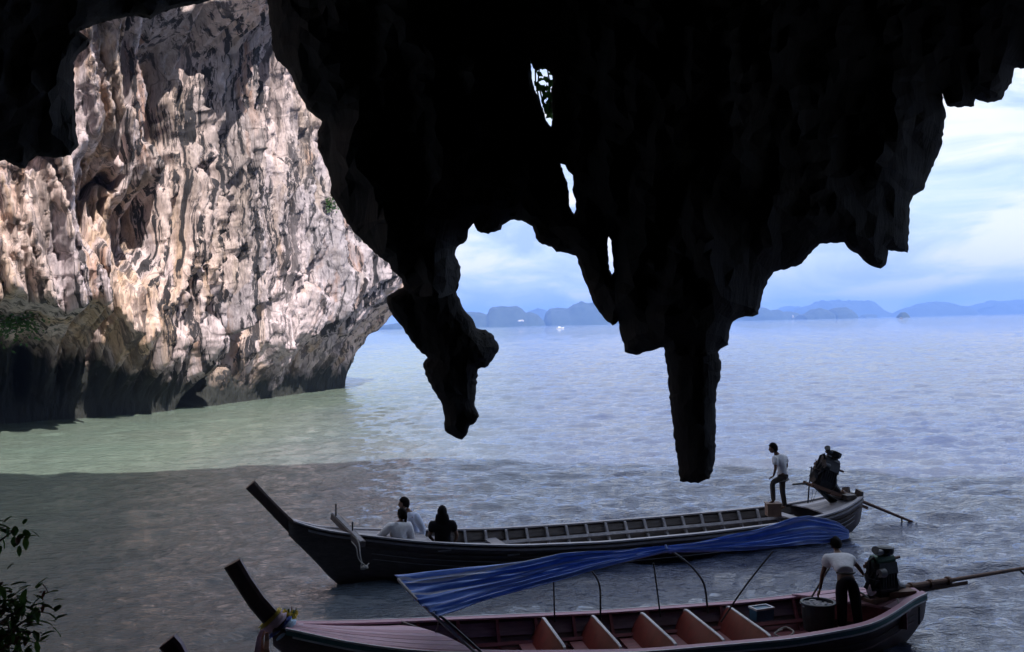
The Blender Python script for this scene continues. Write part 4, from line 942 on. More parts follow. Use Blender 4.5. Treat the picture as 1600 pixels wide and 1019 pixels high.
def streamer(x0, col, pxs, d, wd):
    m = mat('ribbon_tail_%02d' % int(col[0]*99), col, .8, scale=14, bump=.4); fr = []
    for i, (a_, b_) in enumerate(pxs): fr.append((NI @ P(a_, b_, d+.03*math.sin(i*2)), Vector((1, 0.3, 0)), Vector((0, 0, 1))))
    fr = [(o, a.normalized(), Vector((-.3, 1, 0)).normalized()) for o, a, c in fr]
    MB().sweep(fr, [[(-wd*(.6+.2*i), -.006), (wd*(.6+.2*i), -.006), (wd*(.6+.2*i), .006), (-wd*(.6+.2*i), .006)] for i in range(len(fr))]).build('ribbon_tail', m, near)
streamer(0, (.62, .42, .58), [(410, 984), (406, 995), (404, 1010), (402, 1030)], 14.85, .05)
streamer(0, (.60, .30, .20), [(413, 986), (410, 998), (410, 1012), (411, 1030)], 14.80, .02)
streamer(0, (.60, .50, .18), [(417, 988), (417, 1000), (416, 1014), (418, 1030)], 14.78, .04)
FLP = mat('yellow_petals', (.55, .42, .03), .7, scale=20); FLG = mat('flower_leaves', (.04, .10, .03), .7)
fl = MB(); 
for k in range(26):
    c = NI @ P(452+random.uniform(-10, 12), 962+random.uniform(-9, 9), 15.25+random.uniform(-.06, .06)); fl.ball(c, random.uniform(.02, .04), 6, 4, jit=.3)
fo = fl.build('flower_posy', FLP, near)
g_ = MB()
for k in range(22):
    c = NI @ P(452+random.uniform(-12, 12), 965+random.uniform(-8, 12), 15.27+random.uniform(-.06, .06)); e = c+Vector((random.uniform(-.06, .06), random.uniform(-.06, .06), random.uniform(-.02, .10))); g_.beam(c, e, .03, .006)
g_.build('leaves', FLG, fo)
MB().tube([npt(455, 975, 15.28), npt(456, 948, 15.28)], .008, 6).build('incense_stick', REDIN, fo)
# engine of the near boat
en = engine(near, (.62, -.05, .88), NI @ P(1640, 881, 18.6), NI @ P(1338, 923, 17.0), -.08, .90, fwd=.50, green=True, label='engine with a green side and bright steel fittings')
MB().beam(npt(1592, 890, 18.5), npt(1602, 899, 18.5), .03, .03).build('tail_brace', IRON, near)
MB().box((.64, -.02, .82), (.5, .42, .10)).build('engine_block_timber', RUST, near)
MB().tube([npt(1436, 948, 16.4), npt(1436, 975, 16.4)], .016, 7).build('rudder_rod', IRON, near)
rope('cable', [P(1402, 935, 16.6), P(1404, 948, 16.4), P(1396, 962, 16.2), P(1388, 966, 16.1)], .012, near)
# things standing in the near boat
tub = root('water_tub', Matrix.Translation(P(1279, 984, 16.55)), 'large dark round tub full of pale things in front of the bending man', 'tub')
tz = P(1279, 984, 16.55); r0 = 25/F*16.6
tm = mat('dark_plastic_tub', (.018, .026, .030), .5)
pts = []
n = 24; hh = .47
q = MB().sweep([(Vector((0, 0, z)), Vector((1, 0, 0)), Vector((0, 1, 0))) for z in (0, .02, hh*.5, hh-.03, hh-.03+.0001, hh, hh, hh-.08, .06)],
    [[(r_*math.cos(2*math.pi*k/n), r_*math.sin(2*math.pi*k/n)) for k in range(n)] for r_ in (r0*.86, r0*.90, r0*.98, r0, r0+.02, r0+.02, r0-.02, r0-.03, r0*.82)])
q.build('tub_wall', tm, tub)
q = MB()
for k in range(34):
    a = random.uniform(0, 6.28); rr_ = r0*.8*math.sqrt(random.random()); q.ball((rr_*math.cos(a), rr_*math.sin(a), hh-.07+random.uniform(-.02, .04)), (random.uniform(.04, .08), .05, .03), 7, 4, jit=.25)
q.build('contents', mat('wet_pale_netting', (.48, .50, .54), .4), tub)
crate = root('cool_box', Matrix.Translation(P(1190, 968, 16.9)) @ Matrix.Rotation(.35, 4, 'Z'), 'small blue cool box with a pale lid edge behind the last red bench', 'cool box')
MB().box((0, 0, .10), (.34, .22, .20), bev=.015).build('box_body', mat('blue_plastic', (.04, .14, .24), .4), crate)
q = MB()
for sx in (-1, 1): q.box((sx*.165, 0, .205), (.03, .25, .03)); q.box((0, sx*.11, .205), (.30, .03, .03))
q.build('lid_rim', WHITE_TRIM, crate)
bx = root('wooden_box', Matrix.Translation(P(1208, 806, 24.9)), 'brown wooden box under the raised foot of the standing boy', 'box')
MB().box((0, 0, .16), (.34, .30, .30)).build('box_body', mat('brown_box_wood', (.25, .17, .13), .7), bx)
for k in range(3): MB().box((0, -.155, .05+k*.11), (.34, .012, .09)).build('slat', mat('brown_box_wood', (.25, .17, .13)), bx)
MB().box((0, 0, .32), (.38, .34, .02)).build('lid', mat('brown_box_wood', (.25, .17, .13)), bx)

rope('mooring_rope', [P(1215, 985, 16.2), P(1228, 980, 16.3), P(1240, 988, 16.1), P(1225, 996, 16.0), P(1210, 990, 16.1), P(1222, 984, 16.2)], .016, near)
for sgn in (1, -1):
    for dz in (-.16, -.28, -.40): HN.rail('side_plank', LINING if dz < -.3 else WOOD_DARK, near, .5, 9.9, sgn, -.012+.16*dz, .03, .014, dz)
    for dz in (-.36, -.48): HF.rail('side_plank', WOOD_GREY, far, .4, 13.0, sgn, -.005+.18*dz, .03, .012, dz)
# ---------------------------------------------------------------- third boat: only its prow tip reaches into the frame
tp = P(266, 1001, 11.2)
TM = boat_matrix(Vector((tp.x+11.1, tp.y+1.2, 0)), Vector((-11.1, -1.2, 0)))
third = root('longtail_boat', TM, 'boat of which only the tip of the prow shows at the bottom left edge', 'boat', 'longtail boats moored under the cave')
tabT = [(a, b, c-.02, d) for a, b, c, d in tabN]; HT = Hull(tabT, .22, 10.95)
HT.shell('hull', WOOD_DARK, third)
k_ = (TM.inverted() @ tp)
stem(third, mat('purple_prow_paint', (.12, .05, .07), .5), [(10.25, .72, .30, .06), (10.55, 1.02, .34, .07), (10.72, 1.26, .28, .075), (k_.x-.16, 1.66, .24, .07), (k_.x-.03, k_.z-.08, .22, .07), (k_.x+.03, k_.z, .21, .07)])
MB().beam((k_.x-.22, -.075, 1.50), (k_.x-.02, -.075, k_.z-.02), .012, .16, side=(0, 1, 0)).build('stripe', PINK2, third)
for sgn in (1, -1): HT.rail('gunwale', PINK, third, .25, 10.7, sgn, -.03, .15, .03, .016)
HT.deck('deck_plank', [PINK2, PINK], third, 8.35, 10.45, 7, dz=0, camber=.06); HT.deck('deck_plank', [PINK], third, .3, 1.3, 5, dz=0)
HT.floor(REDIN, third, 1.3, 8.5, .10, 5)
for s in np.arange(1.9, 8.3, 1.3): MB().box((s, 0, .36), (.3, 1.6, .035)).build('seat', BENCH, third)

# tiny far craft
for (px, py, d, L, lab) in ((875, 506.2, 1150, 9, 'tiny white boat far off below the middle island'), (1408, 497.5, 1000, 7, 'tiny dark boat far off below the small round islet')):
    p_ = W(px, py+.6, 0); 
    if p_.y > 4000 or p_.y < 0: p_ = P(px, 509, d); p_.z = 0
    wh = 'white' in lab; o = root('distant_boat', Matrix.Translation((p_.x, p_.y, 0)), lab, 'boat')
    tb = [(-.5*L, .5, .9, 0), (0, 1.3, .9, -.3), (.3*L, 1.0, 1.1, -.2), (.5*L, .1, 1.6, .5)]; H_ = Hull(tb, -.5*L, .5*L)
    H_.shell('hull', WHITE_TRIM if wh else WOOD_DARK, o, ns=20, nv=4); MB().box((-.1*L, 0, 1.7), (.32*L, 1.8, 1.6), bev=.2).build('cabin', WHITE_TRIM if wh else WOOD_GREY, o)

# ================================================================== PEOPLE
SKIN = mat('brown_skin', (.16, .085, .055), .55, var=.12, scale=8, bump=.05); HAIR = mat('black_hair', (.009, .007, .007), .75, spec=.1, var=.3, scale=30, bump=.6, bscale=60)
WSHIRT = mat('white_cotton', (.80, .81, .85), .85, var=.10, scale=5, bump=1.0, bscale=11); WBLUE = mat('pale_blue_cotton', (.55, .62, .78), .85, var=.12, scale=5, bump=.5, bscale=9)
BSHIRT = mat('black_cotton', (.010, .010, .012), .9, spec=.1, var=.2, bump=.4, bscale=12); TROU = mat('dark_trousers', (.016, .014, .018), .9, spec=.1, var=.25, bump=.4, bscale=14)
TROU2 = mat('grey_brown_trousers', (.06, .05, .045), .8, var=.25, bump=.4, bscale=14); SKIRT = mat('aqua_skirt', (.16, .30, .36), .8, var=.2, bump=.4)
EYE = mat('eye', (.02, .015, .012), .2, bump=0)

def skin_geo(nodes, edges, rootk, sub=2):
    keys = list(nodes); idx = {k: i for i, k in enumerate(keys)}
    me = bpy.data.meshes.new('tmp'); me.from_pydata([tuple(nodes[k][0]) for k in keys], [(idx[a], idx[b]) for a, b in edges], [])
    o = bpy.data.objects.new('tmp', me); COL.objects.link(o)
    md = o.modifiers.new('s', 'SKIN'); md.use_smooth_shade = True; md.branch_smoothing = 0.4
    for k, i in idx.items():
        r = nodes[k][1]; sv = me.skin_vertices[0].data[i]; sv.radius = (r, r) if not hasattr(r, '__len__') else r; sv.use_root = (k == rootk)
    m2 = o.modifiers.new('u', 'SUBSURF'); m2.levels = sub; m2.render_levels = sub
    dg = bpy.context.evaluated_depsgraph_get(); ev = o.evaluated_get(dg); mm = ev.to_mesh()
    V = [v.co.copy() for v in mm.vertices]; Fc = [tuple(p.vertices) for p in mm.polygons]; ev.to_mesh_clear()
    bpy.data.objects.remove(o); bpy.data.meshes.remove(me); return V, Fc
def head_geo(c, fwd, upd, s=1.0):
    """skull, jaw, nose, brow and ears; c = centre of head"""
    f = Vector(fwd).normalized(); u = (Vector(upd)-f*Vector(upd).dot(f)).normalized(); r_ = f.cross(u); V = []; n, m = 24, 18
    for i in range(m+1):
        ph = math.pi*i/m
        for j in range(n):
            th = 2*math.pi*j/n; x, y, z = math.sin(ph)*math.cos(th), math.sin(ph)*math.sin(th), math.cos(ph)   # x fwd, y right
            X, Y, Z = x*.098, y*.076, z*.118
            if z < -.1: X *= 1-.12*(-z); Y *= 1-.42*(-z)**1.3; X += .018*(-z)
            if x < 0: X *= 1.02; Z += .004
            if x > .5:
                X += .024*math.exp(-((y/.16)**2+((z+.16)/.17)**2))      # nose
                X += .007*math.exp(-((y/.5)**2+((z-.14)/.10)**2))        # brow
                X += .007*math.exp(-((y/.26)**2+((z+.46)/.09)**2))       # lips
                X += .010*math.exp(-((y/.3)**2+((z+.82)/.14)**2))        # chin
                for sy in (-1, 1): X -= .007*math.exp(-(((y-sy*.38)/.15)**2+((z-.0)/.10)**2))
            V.append(Vector(c)+(f*X+r_*Y+u*Z)*s)
    Fc = []
    for i in range(m):
        for j in range(n): Fc.append((i*n+j, (i+1)*n+j, (i+1)*n+(j+1) % n, i*n+(j+1) % n))
    q = MB().add(V, Fc); Mx = Matrix((f, r_, u)).transposed()
    for sy in (-1, 1): q.ball(Vector(c)+r_*sy*.078*s-f*.005*s-u*.005*s, (.020*s, .010*s, .032*s), 8, 6, M=Mx)
    return q, f, r_, u
def hand_geo(q, wr, d, pal, s=1.0, curl=.5):
    """palm + five fingers; d = direction, pal = palm normal"""
    d = Vector(d).normalized(); pal = (Vector(pal)-d*Vector(pal).dot(d)).normalized(); w_ = d.cross(pal); wr = Vector(wr)
    q.tube([wr-d*.02*s, wr+d*.02*s, wr+d*.055*s, wr+d*.085*s], [.024*s, .034*s, .038*s, .032*s], 8, flat=.55)
    for k, (off, L) in enumerate(((-.029, .068), (-.010, .076), (.010, .071), (.028, .056))):
        a = wr+d*.08*s+w_*off*s; b = a+(d*(1-.3*curl)+pal*.5*curl)*L*.5*s; c = b+(d*(1-.9*curl)+pal*1.1*curl)*L*.5*s
        q.tube([a-d*.01, a, b, c], [.010*s, .010*s, .009*s, .007*s], 6)
    a = wr+d*.025*s-w_*.030*s; q.tube([a, a-w_*.022*s+d*.02*s, a-w_*.03*s+d*.05*s+pal*.015*s], [.013*s, .011*s, .008*s], 6)
def person(base, label, J, rad, parts, head, hands, scale=1.0):
    """J joints in metres about base (world axes); parts: list of (name, nodes->radius, material)"""
    base = Vector(base); rt_ = root('person', Matrix.Translation(base), label, 'person')
    J = {k: Vector(v)*scale for k, v in J.items()}
    E = [('pel', 'sp'), ('sp', 'ch'), ('ch', 'nk'), ('nk', 'hd')]
    for s in 'LR': E += [('ch', 'sh'+s), ('sh'+s, 'el'+s), ('el'+s, 'wr'+s), ('pel', 'hp'+s), ('hp'+s, 'kn'+s), ('kn'+s, 'an'+s), ('an'+s, 'to'+s)]
    nodes = {k: (J[k], rad[k[:2]]*scale if not hasattr(rad[k[:2]], '__len__') else tuple(a*scale for a in rad[k[:2]])) for k in J}
    V, Fc = skin_geo(nodes, E, 'pel'); q = MB().add(V, Fc)
    hc, hf, hu = head; hq, f, r_, u = head_geo(Vector(hc)*scale, hf, hu, scale); q.add(hq.v, hq.f)
    for (w_, d, pal, curl) in hands: hand_geo(q, J[w_], d, pal, scale, curl)
    body = q.build('body', SKIN, rt_, smooth=True)
    for sy in (-1, 1): MB().ball(Vector(hc)*scale+(f*.083+r_*sy*.031+u*.002)*scale, .011*scale, 8, 6).build('eye', EYE, body)
    for (nm, nd, ed, rk, m) in parts:
        N = {k: (J[k] if isinstance(k, str) and k in J else None, r) for k, r in nd.items()}
        N = {}
        for k, r in nd.items():
            if isinstance(r, tuple) and len(r) == 2 and isinstance(r[0], (tuple, list, Vector)): N[k] = (Vector(r[0])*scale, r[1]*scale if not hasattr(r[1], '__len__') else tuple(a*scale for a in r[1]))
            else: N[k] = (J[k], r*scale if not hasattr(r, '__len__') else tuple(a*scale for a in r))
        V, Fc = skin_geo(N, ed, rk); MB().add(V, Fc).build(nm, m, rt_, smooth=True)
    return rt_, J, (Vector(hc)*scale, f, r_, u)
def hair_cap(rt_, H, s=1.0, back=.03, down=.0, puff=1.0, seed=0):
    c, f, r_, u = H; Mx = Matrix((f, r_, u)).transposed(); q = MB(); n, m = 22, 12; k = 0
    for i in range(m+1):
        for j in range(n):
            th = 2*math.pi*j/n; front = math.cos(th) > .25
            mx = (.34 if front else .62+.12*(-math.cos(th)))+down*(0 if front else 1)
            ph = math.pi*min(mx, 1)*i/m; rr_ = 1+random.uniform(-.04, .04)
            p_ = Vector((.112*math.sin(ph)*math.cos(th)-.006, .092*math.sin(ph)*math.sin(th), .130*math.cos(ph)+.008))*puff*rr_
            q.v.append(c+(Mx @ p_)*s)
    for i in range(m):
        for j in range(n): q.f.append((i*n+j, (i+1)*n+j, (i+1)*n+(j+1) % n, i*n+(j+1) % n))
    # underside
    q.f.append(tuple(m*n+j for j in range(n)))
    return q.build('hair', HAIR, rt_, smooth=True)
RAD = dict(pe=(.125, .10), sp=(.11, .09), ch=(.125, .095), nk=.068, hd=.065, sh=.052, el=.040, wr=.026, hp=.080, kn=.055, an=.038, to=.032)
SHE = [('pel', 'sp'), ('sp', 'ch'), ('ch', 'shL'), ('ch', 'shR')]

# -- boy standing on the stern of the far boat, seen in profile, one foot on the box, hand on that knee
bz = .74; bpos = P(1226, 797, 25.0); sc_ = 1.0
JB = dict(pel=(-.04, 0, .88), sp=(-.04, 0, 1.03), ch=(-.10, 0, 1.25), nk=(-.16, 0, 1.40), hd=(-.22, 0, 1.48), shL=(-.25, -.12, 1.33), elL=(-.25, -.18, 1.08), wrL=(-.30, -.14, .88),
          shR=(.06, .12, 1.32), elR=(.13, .18, 1.08), wrR=(.02, .16, .90), hpL=(-.05, -.09, .83), knL=(-.32, -.09, .72), anL=(-.30, -.09, .24), toL=(-.42, -.09, .20),
          hpR=(-.02, .08, .84), knR=(-.02, .10, .46), anR=(.04, .11, .06), toR=(-.08, .11, .03))
r1, J1, H1 = person(bpos, 'boy standing in profile on the boat stern with one foot on a box', JB, RAD,
    [('shirt', dict(pel=(.14, .125), sp=(.125, .11), ch=(.17, .15), nk=.075, shL=.10, shR=.10, elL2=((-.25, -.165, 1.15), .070), elR2=((.11, .165, 1.15), .070), hem=((-.03, 0, .80), .13)), [('hem', 'pel'), ('pel', 'sp'), ('sp', 'ch'), ('ch', 'nk'), ('ch', 'shL'), ('ch', 'shR'), ('shL', 'elL2'), ('shR', 'elR2')], 'pel', WSHIRT),
     ('trousers', dict(pel=(.125, .11), hpL=.095, knL=.075, anL=.060, hpR=.095, knR=.074, anR=.062), [('pel', 'hpL'), ('hpL', 'knL'), ('knL', 'anL'), ('pel', 'hpR'), ('hpR', 'knR'), ('knR', 'anR')], 'pel', TROU2)],
    ((-.26, 0, 1.555), (-1, -.05, -.12), (0, 0, 1)), [('wrL', (-1, .1, -.5), (0, 0, -1), .6), ('wrR', (-.8, -.2, -.6), (-1, 0, 0), .5)], 1.0)
hair_cap(r1, H1, 1.0, puff=1.08, down=.04)

# -- man bending over in the near boat, back to the camera
mp = P(1328, 989, 16.45)
JM = dict(pel=(-.04, .02, .92), sp=(-.04, .19, 1.03), ch=(-.03, .40, 1.14), nk=(.0, .56, 1.20), hd=(.01, .62, 1.24), shL=(-.21, .42, 1.14), elL=(-.31, .40, .88), wrL=(-.38, .34, .63),
          shR=(.17, .44, 1.14), elR=(.32, .50, .98), wrR=(.45, .56, .80), hpL=(-.13, .02, .88), knL=(-.13, -.02, .48), anL=(-.11, .06, .08), toL=(-.13, .18, .04), hpR=(.07, .02, .88), knR=(.10, -.03, .48), anR=(.16, .04, .08), toR=(.18, .17, .04))
r2, J2, H2 = person(mp, 'man in white shirt and dark trousers bending over beside the near engine', JM, RAD,
    [('shirt', dict(hem=((-.04, .03, .99), (.14, .11)), sp=(.18, .13), ch=(.23, .15), shL=.13, shR=.13, slL=((-.27, .41, .98), .095), slR=((.265, .48, 1.03), .095)), [('hem', 'sp'), ('sp', 'ch'), ('ch', 'shL'), ('ch', 'shR'), ('shL', 'slL'), ('shR', 'slR')], 'sp', WSHIRT),
     ('trousers', dict(top=((-.04, .03, .99), (.17, .13)), pel=(.19, .14), hpL=.135, knL=.092, anL=.078, hpR=.135, knR=.092, anR=.078), [('top', 'pel'), ('pel', 'hpL'), ('hpL', 'knL'), ('knL', 'anL'), ('pel', 'hpR'), ('hpR', 'knR'), ('knR', 'anR')], 'pel', TROU)],
    ((.02, .67, 1.31), (.05, .80, -.50), (0, .5, .85)), [('wrL', (-.35, 0, -.9), (1, 0, 0), .4), ('wrR', (.7, .3, -.5), (0, 0, -1), .7)], 1.0)
hair_cap(r2, H2, 1.0, puff=1.04, down=.03)
MB().tube([J2['pel']+Vector((-.15, -.0, .08)), J2['pel']+Vector((-.09, -.12, .09)), J2['pel']+Vector((.0, -.145, .09)), J2['pel']+Vector((.09, -.12, .09)), J2['pel']+Vector((.15, 0, .08))], .016, 6).build('belt', RUBBER, r2)

# -- three passengers sitting in the bow of the far boat (knees drawn up, most of the legs hidden by the side)
def seated(base, lean, label, shirt_m, trou_m, headoff, facing, armL, armR, s=1.0, sleeves=1.0, handd=None, yaw=0):
    """base = seat point in world; arms: (shoulder offset, elbow, wrist)"""
    lx, ly = lean; shL, elL, wrL = armL; shR, elR, wrR = armR
    J = dict(pel=(0, 0, .10), sp=(lx*.3, ly*.3, .25), ch=(lx*.8, ly*.8, .48), nk=(lx, ly, .61), hd=(lx+headoff[0]*.5, ly+headoff[1]*.5, .67), shL=shL, elL=elL, wrL=wrL, shR=shR, elR=elR, wrR=wrR)
    fx, fy = facing; rx, ry = fy, -fx
    for sg, nm in ((1, 'R'), (-1, 'L')):
        J['hp'+nm] = (rx*.09*sg, ry*.09*sg, .08); J['kn'+nm] = (fx*.42+rx*.13*sg, fy*.42+ry*.13*sg, .16); J['an'+nm] = (fx*.46+rx*.11*sg, fy*.46+ry*.11*sg, -.24); J['to'+nm] = (fx*.58+rx*.11*sg, fy*.58+ry*.11*sg, -.27)
    def mid(a, b, t): return tuple(Vector(a).lerp(Vector(b), t))
    nd = dict(pel=(.20, .17), sp=(.19, .155), ch=(.24, .17), nk=(.11, .10), shL=.12, shR=.12)
    ed = list(SHE)+[('ch', 'nk')]
    if sleeves > .9: nd.update(elL=.070, wL=(mid(elL, wrL, .8), .060), elR=.070, wR=(mid(elR, wrR, .8), .060)); ed += [('shL', 'elL'), ('elL', 'wL'), ('shR', 'elR'), ('elR', 'wR')]
    else: nd.update(wL=(mid(shL, elL, .7), .085), wR=(mid(shR, elR, .7), .085)); ed += [('shL', 'wL'), ('shR', 'wR')]
    hc = (lx+headoff[0], ly+headoff[1], .755)
    dL = Vector(wrL)-Vector(elL); dR = Vector(wrR)-Vector(elR)
    return person(base, label, J, RAD, [('shirt', nd, ed, 'pel', shirt_m),
        ('skirt' if trou_m is SKIRT else 'trousers', dict(pel=.13, hpL=.10, knL=.08, anL=.06, hpR=.10, knR=.08, anR=.06), [('pel', 'hpL'), ('hpL', 'knL'), ('knL', 'anL'), ('pel', 'hpR'), ('hpR', 'knR'), ('knR', 'anR')], 'pel', trou_m)],
        (hc, (*facing, 0.0), (0, 0, 1)), [('wrL', dL, (0, 0, -1), .4), ('wrR', dR, (0, 0, -1), .4)], s)
# woman in white reaching left
wp = P(623, 866, 21.55)
r3, J3, H3 = seated(wp, (.05, .05), 'woman in white blouse with a ponytail sitting and reaching left', WSHIRT, SKIRT, (.02, .03), (-.8, .6), ((-.14, -.08, .56), (-.33, -.06, .38), (-.52, .0, .27)), ((.20, .06, .55), (.25, .10, .28), (.10, .20, .16)), 1.12)
hair_cap(r3, H3, 1.08, puff=1.0, down=.05)
c, f, r_, u = H3
MB().tube([c-f*.09+u*.02, c-f*.12-u*.04, c-f*.10-u*.14, c-f*.115-u*.26, c-f*.10-u*.36], [.03, .034, .032, .030, .014], 10).build('ponytail', HAIR, r3, smooth=True)
# man behind her
mp2 = P(648, 845, 22.5)
r4, J4, H4 = seated(mp2, (-.12, -.02), 'man in pale shirt sitting partly hidden behind the woman with the ponytail', WBLUE, TROU, (-.08, .0), (-.9, -.1), ((-.10, .16, .53), (-.30, .2, .35), (-.35, .1, .2)), ((.04, -.20, .53), (.19, -.22, .28), (.17, -.30, .06)), 1.12)
hair_cap(r4, H4, 1.12, puff=1.04)
# long haired woman in black
wp3 = P(692, 860, 21.8)
r5, J5, H5 = seated(wp3, (.0, .06), 'woman with long loose dark hair in a black short sleeved top', BSHIRT, TROU, (.0, .02), (0, 1), ((-.21, .05, .53), (-.27, .06, .28), (-.16, .22, .12)), ((.21, .05, .53), (.29, .06, .28), (.22, .18, .09)), 1.08, sleeves=.5)
hair_cap(r5, H5, 1.08, puff=1.08, down=.15)
c, f, r_, u = H5
V, Fc = skin_geo({'a': (c+u*.02-f*.03, (.135, .12)), 'b': (c-u*.09-f*.05, (.165, .11)), 'c': (c-u*.20-f*.07, (.18, .09)), 'd': (c-u*.32-f*.085, (.12, .06)), 'e': (c-u*.40-f*.085, (.05, .03))}, [('a', 'b'), ('b', 'c'), ('c', 'd'), ('d', 'e')], 'a')
MB().add(V, Fc).build('long_hair', HAIR, r5, smooth=True)
MB().ball(P(706, 0, 1)*0+r5.matrix_world.translation+Vector((-.24, .15, .10)), (.10, .09, .09), 10, 7, jit=.12).build('bag', WSHIRT, None)
b_ = bpy.data.objects['bag']; tag(b_, 'small pale bag on the seat beside the woman in black', 'bag')

# ================================================================== PLANTS
LEAF = mat('dark_leaf', (.05, .12, .03), .5, var=.4, scale=12, bump=.1); LEAF2 = mat('olive_leaf', (.10, .22, .05), .5, var=.4, scale=12, bump=.1); TWIG = mat('brown_twig', (.06, .035, .025), .8)
DRY = mat('dry_brown_leaf', (.10, .035, .025), .6, var=.4)
def translucent(m):
    t = m.node_tree; b = [n for n in t.nodes if n.type == 'BSDF_PRINCIPLED'][0]; o = [n for n in t.nodes if n.type == 'OUTPUT_MATERIAL'][0]
    tr = t.nodes.new('ShaderNodeBsdfTranslucent'); mx = t.nodes.new('ShaderNodeMixShader'); mx.inputs[0].default_value = .5
    t.links.new(b.inputs['Base Color'].links[0].from_socket, tr.inputs[0]); t.links.new(b.outputs[0], mx.inputs[1]); t.links.new(tr.outputs[0], mx.inputs[2]); t.links.new(mx.outputs[0], o.inputs[0])
translucent(LEAF); translucent(LEAF2); translucent(DRY)
def leaf_mesh(L=.07, wd=.022):
    V = []; F_ = []
    for i, (t, w_) in enumerate(((0, .05), (.2, .7), (.5, 1), (.8, .6), (1, .03))):
        z = -.25*t*t*L; V += [(t*L, -w_*wd, z+.006), (t*L, 0, z), (t*L, w_*wd, z+.006)]
    for i in range(4):
        for j in range(2): F_.append((i*3+j, i*3+3+j, i*3+4+j, i*3+1+j))
    me = bpy.data.meshes.new('leaf'); me.from_pydata(V, [], F_); return me
LM = [leaf_mesh(), leaf_mesh(.09, .02), leaf_mesh(.06, .024)]
for m_, mt in zip(LM, (LEAF, LEAF2, DRY)): m_.materials.append(mt)
def sprig(base, tips, label, nleaf, dens=.05):
    t_ = root('leafy_shrub', Matrix.Translation(base), label, 'shrub')
    q = MB(); spots = []
    for tip in tips:
        a = Vector((0, 0, 0)); b = Vector(tip)-Vector(base); m_ = a.lerp(b, .5)+Vector((0, 0, .18)); pts = []
        for k in range(11):
            t = k/10; pts.append((1-t)**2*a+2*t*(1-t)*m_+t*t*b)
        q.tube(pts, [.012*(1-.07*k) for k in range(11)], 6); spots += [(pts[k], (pts[min(k+1, 10)]-pts[k-1]).normalized()) for k in range(5, 11)]
        for k in range(5, 10):
            for _ in range(2):
                e = pts[k]+Vector((random.uniform(-.10, .12), random.uniform(-.1, .1), random.uniform(-.12, .10))); q.tube([pts[k], e], [.004, .002], 4); spots.append((e, (e-pts[k]).normalized())); spots.append((pts[k].lerp(e, .5), (e-pts[k]).normalized()))
    q.build('stem', TWIG, t_)
    tips_l = [Vector(t)-Vector(base) for t in tips]
    for i in range(nleaf):
        p_, d = random.choice(spots)
        if random.random() < .72: p_ = random.choice(tips_l)+Vector((random.gauss(-.03, .045), random.gauss(0, .06), random.gauss(-.01, .045)))
        me = LM[random.choice((0, 0, 1, 1, 2))]; o = bpy.data.objects.new('leaf', me); COL.objects.link(o); o.parent = t_
        d2 = (d+Vector((random.gauss(0, .6), random.gauss(0, .6), random.gauss(-.2, .5)))).normalized(); o.location = p_+Vector((random.gauss(0, .015), random.gauss(0, .015), random.gauss(0, .015)))
        o.rotation_euler = d2.to_track_quat('X', 'Z').to_euler(); k = random.uniform(.4, .75); o.scale = (k, k, k)
random.seed(21)
sprig((-2.75, 2.9, 3.72), [P(0, 818, 3.9), P(18, 832, 3.9)], 'upper leafy twig poking in at the left edge of the view', 60)
sprig((-2.45, 2.7, 3.72), [P(5, 945, 3.8), P(36, 948, 3.8), P(62, 955, 3.85), P(12, 985, 3.8), P(30, 998, 3.8)], 'bushy plant with green and brown leaves in the bottom left corner', 330)
slab('cave_ledge', -5.5, -2.2, -2, 3.2, 2.0, 3.65, .4, .12, led, 14)

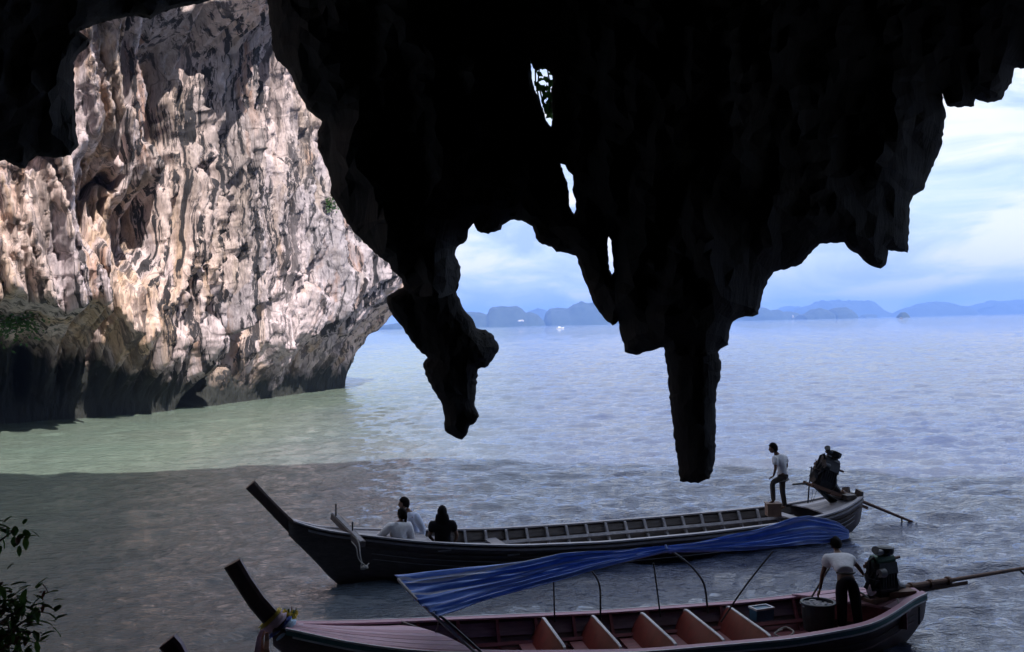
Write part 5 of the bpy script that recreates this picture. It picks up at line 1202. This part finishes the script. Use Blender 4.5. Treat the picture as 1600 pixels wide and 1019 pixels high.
# shrubs clinging to the cliff
def cliff_point(px, py):
    r = ray(px, py); P0 = CV.reshape(-1, 3)-np.array(cp[:]); d = P0@np.array(fw[:]); sx = P0@np.array(rt[:])/d*F+800; sy = 509.5-P0@np.array(up[:])/d*F
    k = (np.abs(sx-px) < 5) & (np.abs(sy-py) < 5) & (d > 0)
    if not k.any(): return None
    i = np.where(k)[0]; i = i[np.argmin(d[i])]; return Vector(CV.reshape(-1, 3)[i])
def clump(px, py, r_, n, label, mt, seed):
    c = cliff_point(px, py)
    if c is None: return
    rr = random.Random(seed); t_ = root('cliff_shrub', Matrix.Translation(c), label, 'shrub')
    q = MB(); tw = MB()
    for k in range(7):
        e = Vector((rr.gauss(0, r_*.6), -abs(rr.gauss(0, r_*.5)), rr.gauss(-.1*r_, r_*.5))); tw.tube([(0, .2, 0), e*.5+Vector((0, 0, .1)), e], [.05, .03, .012], 5)
    for k in range(n):
        a = Vector((rr.gauss(0, 1), rr.gauss(0, .6)-.4, rr.gauss(0, .8)))*r_*.55; d = Vector((rr.gauss(0, 1), rr.gauss(0, 1), rr.gauss(-.3, .7))).normalized()*rr.uniform(.16, .38); s_ = Vector((rr.gauss(0, 1), rr.gauss(0, 1), rr.gauss(0, 1))).cross(d).normalized()*.07
        q.add([a, a+d*.5+s_, a+d, a+d*.5-s_], [(0, 1, 2, 3)])
    tw.build('branch', TWIG, t_); o = q.build('foliage', mt, t_); o['kind'] = 'stuff'
clump(517, 322, .6, 120, 'small green shrub high on the sunlit cliff beside the cave rim', LEAF, 1)
clump(30, 505, 1.3, 500, 'dark green bush hanging on the shaded cliff at the left edge', LEAF, 2)
#clump(95, 512, 1.2, 450, 'dark green bush on the shaded cliff, right of the one at the edge', LEAF2, 3)
#clump(124, 452, .7, 160, 'little green tuft on the cliff over the two dark bushes', LEAF2, 4)
# leafy creeper across the roof hole
def creeper():
    rr = random.Random(4); c = P(848, 140, 14.8); t_ = root('hanging_creeper', Matrix.Translation(c), 'leafy creeper seen against the light in the topmost roof hole', 'creeper')
    q = MB(); st_m = MB()
    for k in range(5):
        x = 828+k*8; st_m.tube([P(x, 88, 14.8)-c, P(x+rr.uniform(-6, 6)+2, 130, 14.8)-c, P(846+k*3.5+rr.uniform(-3, 3), 178, 14.8)-c], .012, 5)
    for k in range(120):
        y = rr.uniform(96, 182); xc = 836+(y-96)*.22; hw = 18-(y-96)*.12; p_ = P(xc+8+rr.uniform(-hw, hw), y, 14.8+rr.uniform(-.2, .2))-c
        if 108 < y < 124 and 838 < xc+8 and rr.random() < .6: continue
        L = rr.uniform(.035, .075); a = rr.uniform(0, 6.28); d = Vector((math.cos(a), rr.uniform(-.4, .4), math.sin(a)))*L; s_ = Vector((-math.sin(a), 0, math.cos(a)))*L*.55
        q.add([p_-d, p_+s_, p_+d, p_-s_], [(0, 1, 2, 3)])
    o = q.build('foliage', LEAF, t_); o['kind'] = 'stuff'; st_m.build('stem', TWIG, t_)
creeper()
